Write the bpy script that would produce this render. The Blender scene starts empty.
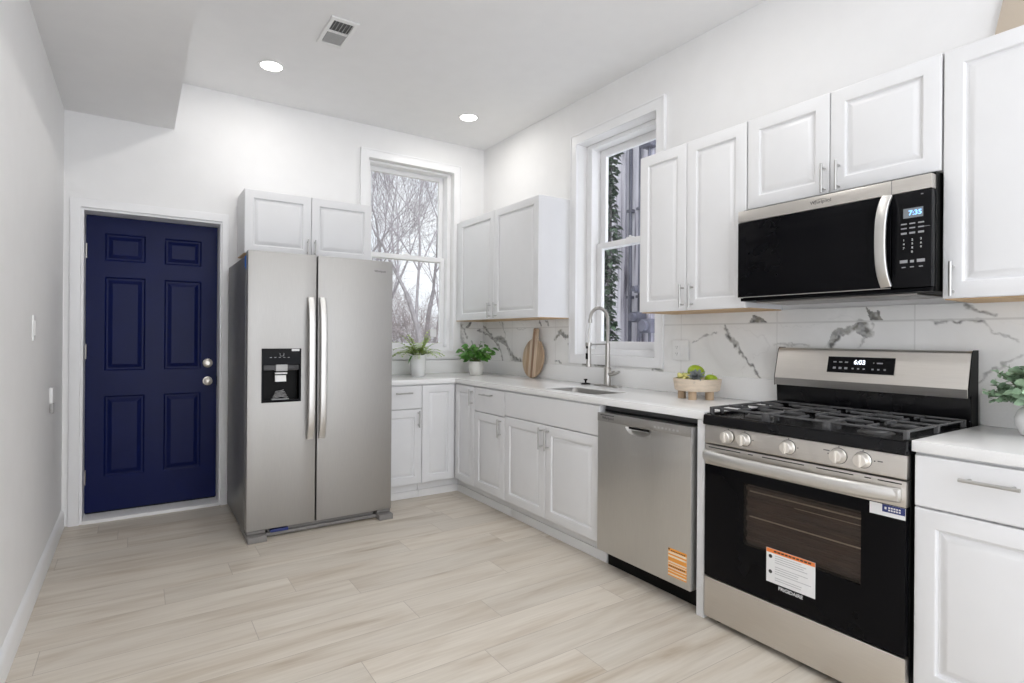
import bpy, bmesh, math, random
import numpy as np
from mathutils import Vector, Matrix, noise

scene = bpy.context.scene
PI = math.pi

# ------------------------------------------------------------------ camera, world, exposure
scene.view_settings.view_transform = 'Standard'
scene.view_settings.look = 'None'
scene.view_settings.exposure = 0.30
scene.view_settings.gamma = 1.0
scene.view_settings.use_curve_mapping = False

cam_data = bpy.data.cameras.new('camera')
cam = bpy.data.objects.new('camera', cam_data)
scene.collection.objects.link(cam)
scene.camera = cam
YAW, ROLL = math.radians(32.9388), math.radians(0.4304)
cam_data.sensor_fit = 'HORIZONTAL'
cam_data.sensor_width = 36.0
cam_data.lens = 552.485 * 36.0 / 1024.0
cam_data.shift_x = (512 - 495.672) / 1024.0
cam_data.shift_y = -(341.5 - 337.876) / 1024.0
cam_data.clip_start, cam_data.clip_end = 0.05, 200
_r = Vector((math.cos(YAW), -math.sin(YAW), 0)); _z = Vector((0, 0, 1)); _d = Vector((math.sin(YAW), math.cos(YAW), 0))
_R = _r * math.cos(ROLL) + _z * math.sin(ROLL)
_U = _z * math.cos(ROLL) - _r * math.sin(ROLL)
cam.matrix_world = Matrix(((_R.x, _U.x, -_d.x, -2.7476), (_R.y, _U.y, -_d.y, -4.4685), (_R.z, _U.z, -_d.z, 1.233), (0, 0, 0, 1)))

world = bpy.data.worlds.new('overcast_sky')
scene.world = world
world.use_nodes = True
_nt = world.node_tree
_nt.nodes.clear()
_o = _nt.nodes.new('ShaderNodeOutputWorld'); _b = _nt.nodes.new('ShaderNodeBackground')
_tc = _nt.nodes.new('ShaderNodeTexCoord'); _nz = _nt.nodes.new('ShaderNodeTexNoise'); _cr = _nt.nodes.new('ShaderNodeValToRGB')
_nz.inputs['Scale'].default_value = 3.0
_nz.inputs['Detail'].default_value = 4.0
_cr.color_ramp.elements[0].position = 0.35; _cr.color_ramp.elements[0].color = (0.80, 0.86, 0.96, 1)
_cr.color_ramp.elements[1].position = 0.65; _cr.color_ramp.elements[1].color = (0.96, 0.97, 1.0, 1)
_nt.links.new(_tc.outputs['Generated'], _nz.inputs['Vector'])
_nt.links.new(_nz.outputs['Fac'], _cr.inputs['Fac'])
_nt.links.new(_cr.outputs['Color'], _b.inputs['Color'])
# overcast sky, brighter on the sun's side (behind the viewer) than beyond the windows
_sx = _nt.nodes.new('ShaderNodeSeparateXYZ'); _mr = _nt.nodes.new('ShaderNodeMapRange')
_nt.links.new(_tc.outputs['Generated'], _sx.inputs[0]); _nt.links.new(_sx.outputs[1], _mr.inputs['Value'])
_mr.inputs['From Min'].default_value = -0.6; _mr.inputs['From Max'].default_value = 0.6
_mr.inputs['To Min'].default_value = 2.9; _mr.inputs['To Max'].default_value = 1.0
_nt.links.new(_mr.outputs[0], _b.inputs['Strength'])
_nt.links.new(_b.outputs[0], _o.inputs[0])

sun_data = bpy.data.lights.new('hazy_sun', 'SUN')
sun_data.energy = 1.5; sun_data.angle = math.radians(25); sun_data.color = (1.0, 0.98, 0.96)
sun = bpy.data.objects.new('hazy_sun', sun_data)
scene.collection.objects.link(sun)
sun.rotation_euler = Vector((0.50, 0.10, -0.86)).to_track_quat('-Z', 'Y').to_euler()

LAMP_WATTS = 3.5
# ------------------------------------------------------------------ dimensions (metres)
XL, YF, H = -3.15, -6.0, 3.01          # left wall, wall behind the camera, ceiling
TOPZ, SLABZ = 0.912, 0.876
FACE = 0.639                           # base door face distance from the wall
UB, UT, UD = 1.382, 2.274, 0.319       # wall cabinets: bottom, top, door face distance
RIGHT = math.radians(-90)

# ------------------------------------------------------------------ materials
MATS = {}
def new_mat(name):
    m = bpy.data.materials.new(name); m.use_nodes = True
    nt = m.node_tree; nt.nodes.clear()
    out = nt.nodes.new('ShaderNodeOutputMaterial'); p = nt.nodes.new('ShaderNodeBsdfPrincipled')
    nt.links.new(p.outputs[0], out.inputs[0])
    MATS[name] = m
    return m, nt, p, out
def N(nt, t, **kw):
    n = nt.nodes.new(t)
    for k, v in kw.items():
        if k in n.inputs: n.inputs[k].default_value = v
        else: setattr(n, k, v)
    return n
def ramp(nt, fac, stops):
    r = nt.nodes.new('ShaderNodeValToRGB')
    el = r.color_ramp.elements
    while len(el) < len(stops): el.new(0.5)
    for e, (p, c) in zip(el, stops): e.position = p; e.color = (*c, 1)
    nt.links.new(fac, r.inputs['Fac'])
    return r.outputs['Color']
def coords(nt, scale=(1, 1, 1), kind='Object'):
    t = nt.nodes.new('ShaderNodeTexCoord'); m = nt.nodes.new('ShaderNodeMapping')
    m.inputs['Scale'].default_value = scale
    nt.links.new(t.outputs[kind], m.inputs['Vector'])
    return m.outputs['Vector']
def simple(name, col, rough=0.5, metal=0.0, spec=0.5, var=0.0, vscale=8.0, bump=0.0, bscale=60.0, coat=0.0, stretch=(1, 1, 1)):
    """Principled surface with a little procedural variation of its own colour and relief."""
    m, nt, p, out = new_mat(name)
    p.inputs['Roughness'].default_value = rough
    p.inputs['Metallic'].default_value = metal
    p.inputs['Specular IOR Level'].default_value = spec
    p.inputs['Coat Weight'].default_value = coat
    v = coords(nt, stretch)
    n = N(nt, 'ShaderNodeTexNoise', Scale=vscale, Detail=3.0)
    nt.links.new(v, n.inputs['Vector'])
    a = tuple(max(0, c * (1 - var)) for c in col); b = tuple(min(1, c * (1 + var)) for c in col)
    nt.links.new(ramp(nt, n.outputs['Fac'], [(0.3, a), (0.7, b)]), p.inputs['Base Color'])
    if bump:
        n2 = N(nt, 'ShaderNodeTexNoise', Scale=bscale, Detail=2.0)
        nt.links.new(v, n2.inputs['Vector'])
        bp = N(nt, 'ShaderNodeBump', Strength=bump, Distance=0.002)
        nt.links.new(n2.outputs['Fac'], bp.inputs['Height'])
        nt.links.new(bp.outputs[0], p.inputs['Normal'])
    return m

simple('wall_paint', (0.86, 0.856, 0.852), 0.6, var=0.01, bump=0.05, bscale=120)
simple('ceiling_paint', (0.86, 0.858, 0.858), 0.8, var=0.01)
simple('trim_paint', (0.88, 0.88, 0.885), 0.35, var=0.01)
simple('cabinet_white', (0.77, 0.772, 0.78), 0.38, var=0.01)
simple('cabinet_inside', (0.55, 0.55, 0.55), 0.6, var=0.02)
simple('toe_white', (0.80, 0.795, 0.79), 0.45, var=0.02)
simple('quartz', (0.86, 0.86, 0.855), 0.16, var=0.015, vscale=220)
simple('stainless', (0.42, 0.41, 0.395), 0.50, metal=1.0, var=0.03, vscale=14, stretch=(40, 40, 1))
simple('stainless_dish', (0.60, 0.595, 0.58), 0.34, metal=1.0, var=0.03, vscale=14, stretch=(40, 40, 1))
simple('stainless_range', (0.66, 0.63, 0.59), 0.33, metal=1.0, var=0.03, vscale=10, stretch=(1, 40, 40))
simple('stainless_dark', (0.30, 0.29, 0.28), 0.32, metal=1.0, var=0.05, vscale=10, stretch=(1, 30, 30))
simple('pull_steel', (0.50, 0.495, 0.48), 0.32, metal=1.0, var=0.02)
simple('handle_steel', (0.66, 0.65, 0.63), 0.38, metal=1.0, var=0.02)
simple('nickel', (0.50, 0.485, 0.46), 0.28, metal=1.0, var=0.02)
simple('satin_knob', (0.72, 0.68, 0.62), 0.30, metal=0.9, var=0.02)
simple('range_knob', (0.80, 0.76, 0.70), 0.35, metal=0.55, var=0.02)
simple('fridge_side', (0.20, 0.198, 0.195), 0.38, metal=0.5, var=0.06, vscale=20, bump=0.15, bscale=300)
simple('fridge_plastic', (0.22, 0.21, 0.20), 0.45, var=0.03)
simple('black_gloss', (0.003, 0.003, 0.004), 0.10, spec=0.08, var=0.1)
simple('black_glass', (0.003, 0.003, 0.004), 0.12, spec=0.10, var=0.1)
simple('panel_black', (0.006, 0.006, 0.007), 0.2, spec=0.12, var=0.1)
simple('black_enamel', (0.006, 0.006, 0.007), 0.18, spec=0.22, var=0.1)
simple('black_plastic', (0.004, 0.004, 0.004), 0.5, spec=0.15, var=0.1)
simple('dark_grey', (0.05, 0.05, 0.052), 0.45, var=0.1)
simple('cast_iron', (0.075, 0.075, 0.077), 0.24, spec=0.7, var=0.2, vscale=40, bump=0.4, bscale=200)
simple('burner_metal', (0.10, 0.098, 0.096), 0.4, metal=0.5, var=0.1, vscale=40)
simple('navy_paint', (0.003, 0.0075, 0.060), 0.36, spec=0.16, var=0.06, vscale=6, bump=0.08, bscale=150)
simple('raw_ply', (0.62, 0.43, 0.25), 0.65, var=0.12, vscale=10, stretch=(1, 12, 12))
simple('beige_board', (0.55, 0.47, 0.38), 0.7, var=0.04, vscale=5)
simple('white_plastic', (0.83, 0.83, 0.82), 0.35, var=0.01)
simple('grey_plastic', (0.45, 0.45, 0.45), 0.4, var=0.02)
simple('vent_dark', (0.10, 0.10, 0.10), 0.6, var=0.1)
simple('vent_grey', (0.42, 0.42, 0.42), 0.55, var=0.05)
simple('ceramic_white', (0.84, 0.84, 0.84), 0.25, var=0.01)
simple('ceramic_cream', (0.76, 0.75, 0.71), 0.35, var=0.03)
simple('soil', (0.05, 0.035, 0.025), 0.9, var=0.3, vscale=60)
simple('leaf_fern', (0.36, 0.50, 0.10), 0.5, var=0.35, vscale=30)
simple('leaf_dark', (0.075, 0.22, 0.035), 0.35, var=0.5, vscale=22)
simple('leaf_pale', (0.27, 0.40, 0.26), 0.5, var=0.4, vscale=30)
simple('stem_green', (0.10, 0.14, 0.04), 0.6, var=0.2)
simple('apple_green', (0.33, 0.46, 0.018), 0.28, var=0.2, vscale=14)
simple('grape_pale', (0.66, 0.62, 0.22), 0.35, var=0.15, vscale=40)
simple('succulent_grey', (0.22, 0.24, 0.24), 0.5, var=0.2, vscale=40)
simple('tray_wood', (0.66, 0.55, 0.43), 0.6, var=0.10, vscale=6, stretch=(3, 3, 14))
simple('tray_leg_wood', (0.52, 0.38, 0.25), 0.6, var=0.12, vscale=6, stretch=(12, 12, 2))
simple('blue_tape', (0.02, 0.17, 0.62), 0.5, var=0.05)
simple('sticker_white', (0.82, 0.82, 0.82), 0.5, var=0.02)
simple('sticker_orange', (0.85, 0.24, 0.05), 0.5, var=0.03)
simple('label_orange', (0.83, 0.34, 0.05), 0.5, var=0.05)
simple('label_pale', (0.86, 0.72, 0.55), 0.5, var=0.05)
simple('sticker_blue', (0.015, 0.03, 0.16), 0.4, var=0.05)
simple('print_black', (0.02, 0.02, 0.02), 0.5)
simple('print_grey', (0.42, 0.42, 0.43), 0.5)
simple('print_white', (0.75, 0.75, 0.75), 0.5)
simple('print_dim', (0.33, 0.33, 0.34), 0.5)
simple('lcd_grey', (0.20, 0.22, 0.24), 0.3, var=0.05)
simple('oven_inside', (0.085, 0.062, 0.055), 0.4, var=0.3, vscale=6, stretch=(1, 1, 12))
simple('rack_steel', (0.62, 0.57, 0.47), 0.35, metal=0.7)
simple('bark', (0.19, 0.175, 0.18), 0.9, var=0.25, vscale=12)
simple('twig', (0.23, 0.21, 0.22), 0.9, var=0.2, vscale=12)
simple('brush_twig', (0.27, 0.235, 0.235), 0.9, var=0.3, vscale=3)
simple('yard', (0.22, 0.20, 0.15), 0.95, var=0.3, vscale=3)
simple('ivy', (0.055, 0.085, 0.052), 0.5, var=0.6, vscale=12)
simple('pipe_grey', (0.09, 0.09, 0.115), 0.5, var=0.1)
simple('meter_grey', (0.12, 0.12, 0.15), 0.5, var=0.2)
simple('brick_far', (0.34, 0.25, 0.23), 0.9, var=0.15)

def mat_emit(name, col, s):
    m, nt, p, out = new_mat(name)
    p.inputs['Base Color'].default_value = (*col, 1)
    p.inputs['Emission Color'].default_value = (*col, 1)
    p.inputs['Emission Strength'].default_value = s
mat_emit('lamp_lens', (1, 0.98, 0.95), 6.0)
mat_emit('lcd_blue', (0.25, 0.55, 1.0), 1.0)
mat_emit('led_white', (0.85, 0.9, 1.0), 1.3)

def mat_floor():
    m, nt, p, out = new_mat('plank_floor')
    v = coords(nt)
    mp = nt.nodes.new('ShaderNodeMapping'); mp.inputs['Location'].default_value = (0.31, 0.07, 0)
    nt.links.new(v, mp.inputs['Vector'])
    br = N(nt, 'ShaderNodeTexBrick', Scale=1.0)
    br.offset = 0.0; br.squash = 1.0
    sp = nt.nodes.new('ShaderNodeSeparateXYZ'); nt.links.new(mp.outputs[0], sp.inputs[0])
    dv = N(nt, 'ShaderNodeMath', operation='DIVIDE'); dv.inputs[1].default_value = 0.182; nt.links.new(sp.outputs[1], dv.inputs[0])
    flr = N(nt, 'ShaderNodeMath', operation='FLOOR'); nt.links.new(dv.outputs[0], flr.inputs[0])
    wn = nt.nodes.new('ShaderNodeTexWhiteNoise'); wn.noise_dimensions = '1D'; nt.links.new(flr.outputs[0], wn.inputs['W'])
    ma = N(nt, 'ShaderNodeMath', operation='MULTIPLY_ADD'); ma.inputs[1].default_value = 1.22; nt.links.new(wn.outputs['Value'], ma.inputs[0]); nt.links.new(sp.outputs[0], ma.inputs[2])
    cb_ = nt.nodes.new('ShaderNodeCombineXYZ'); nt.links.new(ma.outputs[0], cb_.inputs[0]); nt.links.new(sp.outputs[1], cb_.inputs[1]); nt.links.new(sp.outputs[2], cb_.inputs[2])
    br.inputs['Color1'].default_value = (0, 0, 0, 1); br.inputs['Color2'].default_value = (1, 1, 1, 1)
    br.inputs['Mortar'].default_value = (0.5, 0.5, 0.5, 1)
    br.inputs['Mortar Size'].default_value = 0.0012; br.inputs['Mortar Smooth'].default_value = 0.1
    br.inputs['Brick Width'].default_value = 1.22; br.inputs['Row Height'].default_value = 0.182
    nt.links.new(cb_.outputs[0], br.inputs['Vector'])
    sep = nt.nodes.new('ShaderNodeSeparateColor'); nt.links.new(br.outputs['Color'], sep.inputs[0])
    # shift grain per plank
    cmb = nt.nodes.new('ShaderNodeCombineXYZ')
    mul = N(nt, 'ShaderNodeMath', operation='MULTIPLY'); mul.inputs[1].default_value = 37.0
    nt.links.new(sep.outputs[0], mul.inputs[0])
    nt.links.new(mul.outputs[0], cmb.inputs[2]); nt.links.new(mul.outputs[0], cmb.inputs[0])
    add = N(nt, 'ShaderNodeVectorMath', operation='ADD')
    nt.links.new(v, add.inputs[0]); nt.links.new(cmb.outputs[0], add.inputs[1])
    def grain(sx, sy, scale, detail, dist=0.0):
        mm = nt.nodes.new('ShaderNodeMapping'); mm.inputs['Scale'].default_value = (sx, sy, 1)
        nt.links.new(add.outputs[0], mm.inputs['Vector'])
        n = N(nt, 'ShaderNodeTexNoise', Scale=scale, Detail=detail, Distortion=dist)
        nt.links.new(mm.outputs[0], n.inputs['Vector'])
        return n.outputs['Fac']
    g1 = grain(1.0, 7.0, 1.6, 4.0, 0.6)
    g2 = grain(2.0, 45.0, 2.0, 3.0)
    base = ramp(nt, g1, [(0.25, (0.46, 0.385, 0.295)), (0.38, (0.585, 0.52, 0.435)), (0.52, (0.655, 0.60, 0.52)), (0.75, (0.70, 0.65, 0.572))])
    tone = ramp(nt, sep.outputs[0], [(0.0, (0.93, 0.93, 0.93)), (1.0, (1.04, 1.035, 1.03))])
    fine = ramp(nt, g2, [(0.3, (0.93, 0.92, 0.91)), (0.65, (1.02, 1.02, 1.02))])
    def mulc(a, b):
        x = nt.nodes.new('ShaderNodeMix'); x.data_type = 'RGBA'; x.blend_type = 'MULTIPLY'; x.inputs[0].default_value = 1.0
        nt.links.new(a, x.inputs[6]); nt.links.new(b, x.inputs[7])
        return x.outputs[2]
    c = mulc(mulc(base, tone), fine)
    x = nt.nodes.new('ShaderNodeMix'); x.data_type = 'RGBA'
    nt.links.new(br.outputs['Fac'], x.inputs[0]); nt.links.new(c, x.inputs[6]); x.inputs[7].default_value = (0.42, 0.365, 0.31, 1)
    nt.links.new(x.outputs[2], p.inputs['Base Color'])
    p.inputs['Roughness'].default_value = 0.42
    p.inputs['Specular IOR Level'].default_value = 0.35
    bp = N(nt, 'ShaderNodeBump', Strength=0.12, Distance=0.002)
    nt.links.new(g2, bp.inputs['Height']); nt.links.new(bp.outputs[0], p.inputs['Normal'])
mat_floor()

def mat_marble():
    """Pale marble; the big veins are drawn per point (attribute 'vein'), plus faint procedural clouds."""
    m, nt, p, out = new_mat('marble_tile')
    v = coords(nt)
    n = N(nt, 'ShaderNodeTexNoise', Scale=3.5, Detail=5.0, Distortion=1.2)
    nt.links.new(v, n.inputs['Vector'])
    base = ramp(nt, n.outputs['Fac'], [(0.30, (0.80, 0.795, 0.78)), (0.55, (0.87, 0.867, 0.855))])
    a = nt.nodes.new('ShaderNodeAttribute'); a.attribute_name = 'vein'
    a2 = nt.nodes.new('ShaderNodeAttribute'); a2.attribute_name = 'grout'
    n2 = N(nt, 'ShaderNodeTexNoise', Scale=30.0, Detail=2.0)
    nt.links.new(v, n2.inputs['Vector'])
    vc = ramp(nt, n2.outputs['Fac'], [(0.35, (0.07, 0.072, 0.078)), (0.65, (0.22, 0.21, 0.18))])
    x = nt.nodes.new('ShaderNodeMix'); x.data_type = 'RGBA'
    nt.links.new(a.outputs['Fac'], x.inputs[0]); nt.links.new(base, x.inputs[6]); nt.links.new(vc, x.inputs[7])
    y = nt.nodes.new('ShaderNodeMix'); y.data_type = 'RGBA'
    nt.links.new(a2.outputs['Fac'], y.inputs[0]); nt.links.new(x.outputs[2], y.inputs[6]); y.inputs[7].default_value = (0.66, 0.655, 0.64, 1)
    nt.links.new(y.outputs[2], p.inputs['Base Color'])
    p.inputs['Roughness'].default_value = 0.22
mat_marble()

def mat_board():
    m, nt, p, out = new_mat('striped_board')
    v = coords(nt)
    s = nt.nodes.new('ShaderNodeSeparateXYZ'); nt.links.new(v, s.inputs[0])
    mm = nt.nodes.new('ShaderNodeMapRange'); mm.inputs['From Min'].default_value = -0.11; mm.inputs['From Max'].default_value = 0.11
    nt.links.new(s.outputs[0], mm.inputs['Value'])
    r = nt.nodes.new('ShaderNodeValToRGB'); r.color_ramp.interpolation = 'CONSTANT'
    cols = [(0.0, (0.60, 0.47, 0.33)), (0.17, (0.45, 0.31, 0.20)), (0.33, (0.66, 0.55, 0.42)), (0.47, (0.30, 0.18, 0.11)), (0.60, (0.62, 0.49, 0.36)), (0.78, (0.46, 0.33, 0.22))]
    el = r.color_ramp.elements
    while len(el) < len(cols): el.new(0.5)
    for e, (q, c) in zip(el, cols): e.position = q; e.color = (*c, 1)
    nt.links.new(mm.outputs[0], r.inputs['Fac'])
    w = coords(nt, (30, 30, 2.5))
    n = N(nt, 'ShaderNodeTexNoise', Scale=2.0, Detail=4.0); nt.links.new(w, n.inputs['Vector'])
    g = ramp(nt, n.outputs['Fac'], [(0.3, (0.8, 0.78, 0.76)), (0.65, (1.08, 1.08, 1.08))])
    x = nt.nodes.new('ShaderNodeMix'); x.data_type = 'RGBA'; x.blend_type = 'MULTIPLY'; x.inputs[0].default_value = 1
    nt.links.new(r.outputs['Color'], x.inputs[6]); nt.links.new(g, x.inputs[7])
    nt.links.new(x.outputs[2], p.inputs['Base Color']); p.inputs['Roughness'].default_value = 0.5
mat_board()

def mat_neighbor():
    m, nt, p, out = new_mat('weathered_white')
    v = coords(nt, (1, 9, 0.7))
    n = N(nt, 'ShaderNodeTexNoise', Scale=1.3, Detail=6.0, Distortion=0.8); nt.links.new(v, n.inputs['Vector'])
    c = ramp(nt, n.outputs['Fac'], [(0.34, (0.13, 0.12, 0.15)), (0.42, (0.44, 0.42, 0.48)), (0.56, (0.62, 0.605, 0.66))])
    nt.links.new(c, p.inputs['Base Color']); p.inputs['Roughness'].default_value = 0.8
mat_neighbor()

def mat_glass(name, tint=(1, 1, 1), refl=0.07):
    m, nt, p, out = new_mat(name)
    nt.nodes.remove(p)
    t = N(nt, 'ShaderNodeBsdfTransparent'); t.inputs['Color'].default_value = (*tint, 1)
    g = N(nt, 'ShaderNodeBsdfGlossy', Roughness=0.02)
    mx = N(nt, 'ShaderNodeMixShader'); lw = N(nt, 'ShaderNodeLayerWeight', Blend=0.5)
    pw = N(nt, 'ShaderNodeMath', operation='POWER'); pw.inputs[1].default_value = 5.0
    ad = N(nt, 'ShaderNodeMath', operation='MULTIPLY_ADD'); ad.inputs[1].default_value = 0.5; ad.inputs[2].default_value = 0.025
    nt.links.new(lw.outputs['Facing'], pw.inputs[0]); nt.links.new(pw.outputs[0], ad.inputs[0]); nt.links.new(ad.outputs[0], mx.inputs[0]); nt.links.new(t.outputs[0], mx.inputs[1]); nt.links.new(g.outputs[0], mx.inputs[2])
    nt.links.new(mx.outputs[0], out.inputs[0])
mat_glass('window_glass', (0.97, 0.98, 0.98))
mat_glass('oven_glass', (0.80, 0.77, 0.75))

# ------------------------------------------------------------------ object helpers
def link(o): scene.collection.objects.link(o); return o
def tag(o, label=None, cat=None, group=None, kind=None):
    if label: o['label'] = label
    if cat: o['category'] = cat
    if group: o['group'] = group
    if kind: o['kind'] = kind
    return o
def thing(name, label, cat, loc=(0, 0, 0), rz=0.0, group=None):
    o = link(bpy.data.objects.new(name, None))
    o.empty_display_size = 0.1
    o.location = loc; o.rotation_euler = (0, 0, rz)
    return tag(o, label, cat, group)
def struct_empty(name, loc=(0, 0, 0), rz=0.0, label=None):
    o = link(bpy.data.objects.new(name, None)); o.location = loc; o.rotation_euler = (0, 0, rz)
    o['kind'] = 'structure'
    if label: o['label'] = label
    return o

class MB:
    """collects shapes in one bmesh and links them as one mesh object"""
    def __init__(self): self.bm = bmesh.new()
    def _merge(self, tmp, M=None):
        if M is not None: bmesh.ops.transform(tmp, matrix=M, verts=tmp.verts)
        me = bpy.data.meshes.new('tmp'); tmp.to_mesh(me); tmp.free()
        self.bm.from_mesh(me); bpy.data.meshes.remove(me)
        return self
    def box(self, x0, x1, y0, y1, z0, z1, bev=0.0, seg=2, M=None):
        t = bmesh.new(); bmesh.ops.create_cube(t, size=1.0)
        for v in t.verts:
            v.co = Vector((x0 + (v.co.x + .5) * (x1 - x0), y0 + (v.co.y + .5) * (y1 - y0), z0 + (v.co.z + .5) * (z1 - z0)))
        if bev: bmesh.ops.bevel(t, geom=list(t.edges), offset=bev, segments=seg, affect='EDGES', profile=0.6)
        return self._merge(t, M)
    def cyl(self, p0, p1, r0, r1=None, n=20, cap=True):
        r1 = r0 if r1 is None else r1
        p0, p1 = Vector(p0), Vector(p1); ax = p1 - p0
        t = bmesh.new()
        bmesh.ops.create_cone(t, cap_ends=cap, segments=n, radius1=r0, radius2=r1, depth=ax.length)
        return self._merge(t, Matrix.Translation((p0 + p1) / 2) @ ax.to_track_quat('Z', 'Y').to_matrix().to_4x4())
    def tube(self, pts, r, n=10, cap=True, taper=None, flat=None, sq=1.0):
        """sweep a circle (or an ellipse flat=(ra, rb, side vector)) along pts"""
        bm = self.bm; pts = [Vector(p) for p in pts]; rings = []
        prev = None
        for i, p in enumerate(pts):
            d = (pts[min(i + 1, len(pts) - 1)] - pts[max(i - 1, 0)]).normalized()
            if prev is None:
                side = d.orthogonal().normalized() if flat is None else (Vector(flat[2]) - d * Vector(flat[2]).dot(d)).normalized()
            else:
                side = prev - d * prev.dot(d)
                side = side.normalized() if side.length > 1e-6 else d.orthogonal().normalized()
            prev = side; up = d.cross(side)
            rr = r if taper is None else r * taper[i]
            ra, rb = (rr, rr) if flat is None else (flat[0] * (1 if taper is None else taper[i]), flat[1] * (1 if taper is None else taper[i]))
            q = lambda t: math.copysign(abs(t) ** sq, t) if abs(t) > 1e-9 else 0.0
            rings.append([bm.verts.new(p + side * (ra * q(math.cos(2 * PI * k / n))) + up * (rb * q(math.sin(2 * PI * k / n)))) for k in range(n)])
        for a, b in zip(rings, rings[1:]):
            for k in range(n): bm.faces.new((a[k], a[(k + 1) % n], b[(k + 1) % n], b[k]))
        if cap:
            bm.faces.new(rings[0][::-1]); bm.faces.new(rings[-1])
        return self
    def lathe(self, prof, n=32, c=(0, 0, 0), M=None):
        """prof: (radius, z) from bottom to top"""
        t = bmesh.new(); rings = []
        for r, z in prof:
            if r < 1e-5: rings.append([t.verts.new((0, 0, z))])
            else: rings.append([t.verts.new((r * math.cos(2 * PI * k / n), r * math.sin(2 * PI * k / n), z)) for k in range(n)])
        for a, b in zip(rings, rings[1:]):
            for k in range(n):
                j = (k + 1) % n
                if len(a) == 1 and len(b) == 1: continue
                if len(a) == 1: t.faces.new((a[0], b[j], b[k]))
                elif len(b) == 1: t.faces.new((a[k], a[j], b[0]))
                else: t.faces.new((a[k], a[j], b[j], b[k]))
        return self._merge(t, (Matrix.Translation(c) @ M) if M is not None else Matrix.Translation(c))
    def prism(self, poly, axis, a, b, bev=0.0):
        """extrude a 2-D outline along an axis: 'x' -> outline is (y, z), 'y' -> (x, z), 'z' -> (x, y)"""
        t = bmesh.new()
        f = {'x': lambda u, v, w: (w, u, v), 'y': lambda u, v, w: (u, w, v), 'z': lambda u, v, w: (u, v, w)}[axis]
        A = [t.verts.new(f(u, v, a)) for u, v in poly]; B = [t.verts.new(f(u, v, b)) for u, v in poly]
        n = len(poly)
        t.faces.new(A); t.faces.new(B[::-1])
        for i in range(n): t.faces.new((A[i], B[i], B[(i + 1) % n], A[(i + 1) % n]))
        bmesh.ops.recalc_face_normals(t, faces=t.faces)
        if bev: bmesh.ops.bevel(t, geom=list(t.edges), offset=bev, segments=2, affect='EDGES', profile=0.6)
        return self._merge(t)
    def rings(self, x0, x1, z0, z1, prof, back=0.0):
        """rectangular relief facing -y. prof: (inset, height out of the plane y=0), closed at the back"""
        t = bmesh.new(); R = []
        for ins, h in [(0, back)] + list(prof):
            R.append([t.verts.new(c) for c in ((x0 + ins, -h, z0 + ins), (x1 - ins, -h, z0 + ins), (x1 - ins, -h, z1 - ins), (x0 + ins, -h, z1 - ins))])
        for a, b in zip(R, R[1:]):
            for k in range(4): t.faces.new((a[k], a[(k + 1) % 4], b[(k + 1) % 4], b[k]))
        t.faces.new(R[-1]); t.faces.new(R[0][::-1])
        bmesh.ops.recalc_face_normals(t, faces=t.faces)
        return self._merge(t)
    def slab(self, us, vs, holes, w0, w1, f, bev=0.0):
        """plate on a u/v grid without the cells inside holes (u0,u1,v0,v1); f(u,v,w) gives the point"""
        us, vs = sorted(set(us)), sorted(set(vs)); t = bmesh.new(); cache = {}
        def V(i, j, w):
            k = (i, j, w)
            if k not in cache: cache[k] = t.verts.new(f(us[i], vs[j], w))
            return cache[k]
        def solid(i, j):
            if not (0 <= i < len(us) - 1 and 0 <= j < len(vs) - 1): return False
            cu, cv = (us[i] + us[i + 1]) / 2, (vs[j] + vs[j + 1]) / 2
            return not any(h[0] < cu < h[1] and h[2] < cv < h[3] for h in holes)
        for i in range(len(us) - 1):
            for j in range(len(vs) - 1):
                if not solid(i, j): continue
                t.faces.new((V(i, j, w0), V(i + 1, j, w0), V(i + 1, j + 1, w0), V(i, j + 1, w0)))
                t.faces.new((V(i, j, w1), V(i, j + 1, w1), V(i + 1, j + 1, w1), V(i + 1, j, w1)))
                for di, dj, a, b in ((-1, 0, (i, j), (i, j + 1)), (1, 0, (i + 1, j), (i + 1, j + 1)), (0, -1, (i, j), (i + 1, j)), (0, 1, (i, j + 1), (i + 1, j + 1))):
                    if not solid(i + di, j + dj): t.faces.new((V(*a, w0), V(*b, w0), V(*b, w1), V(*a, w1)))
        bmesh.ops.recalc_face_normals(t, faces=t.faces)
        if bev:
            e = [e for e in t.edges if len(e.link_faces) == 2 and e.calc_face_angle() > 0.5]
            bmesh.ops.bevel(t, geom=e, offset=bev, segments=2, affect='EDGES', profile=0.6)
        return self._merge(t)
    def sphere(self, c, r, sx=1, sy=1, sz=1, u=16, v=10):
        t = bmesh.new(); bmesh.ops.create_uvsphere(t, u_segments=u, v_segments=v, radius=r)
        return self._merge(t, Matrix.Translation(c) @ Matrix.Diagonal((sx, sy, sz, 1)))
    def face(self, pts):
        self.bm.faces.new([self.bm.verts.new(p) for p in pts]); return self
    def xf(self, M): bmesh.ops.transform(self.bm, matrix=M, verts=self.bm.verts); return self
    def build(self, name, mat, parent=None, smooth=35.0, loc=None):
        me = bpy.data.meshes.new(name)
        self.bm.to_mesh(me); self.bm.free()
        if smooth:
            me.shade_smooth(); me.set_sharp_from_angle(angle=math.radians(smooth))
        me.materials.append(MATS[mat])
        o = link(bpy.data.objects.new(name, me))
        if loc is not None: o.location = loc
        if parent is not None: o.parent = parent
        return o

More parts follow.
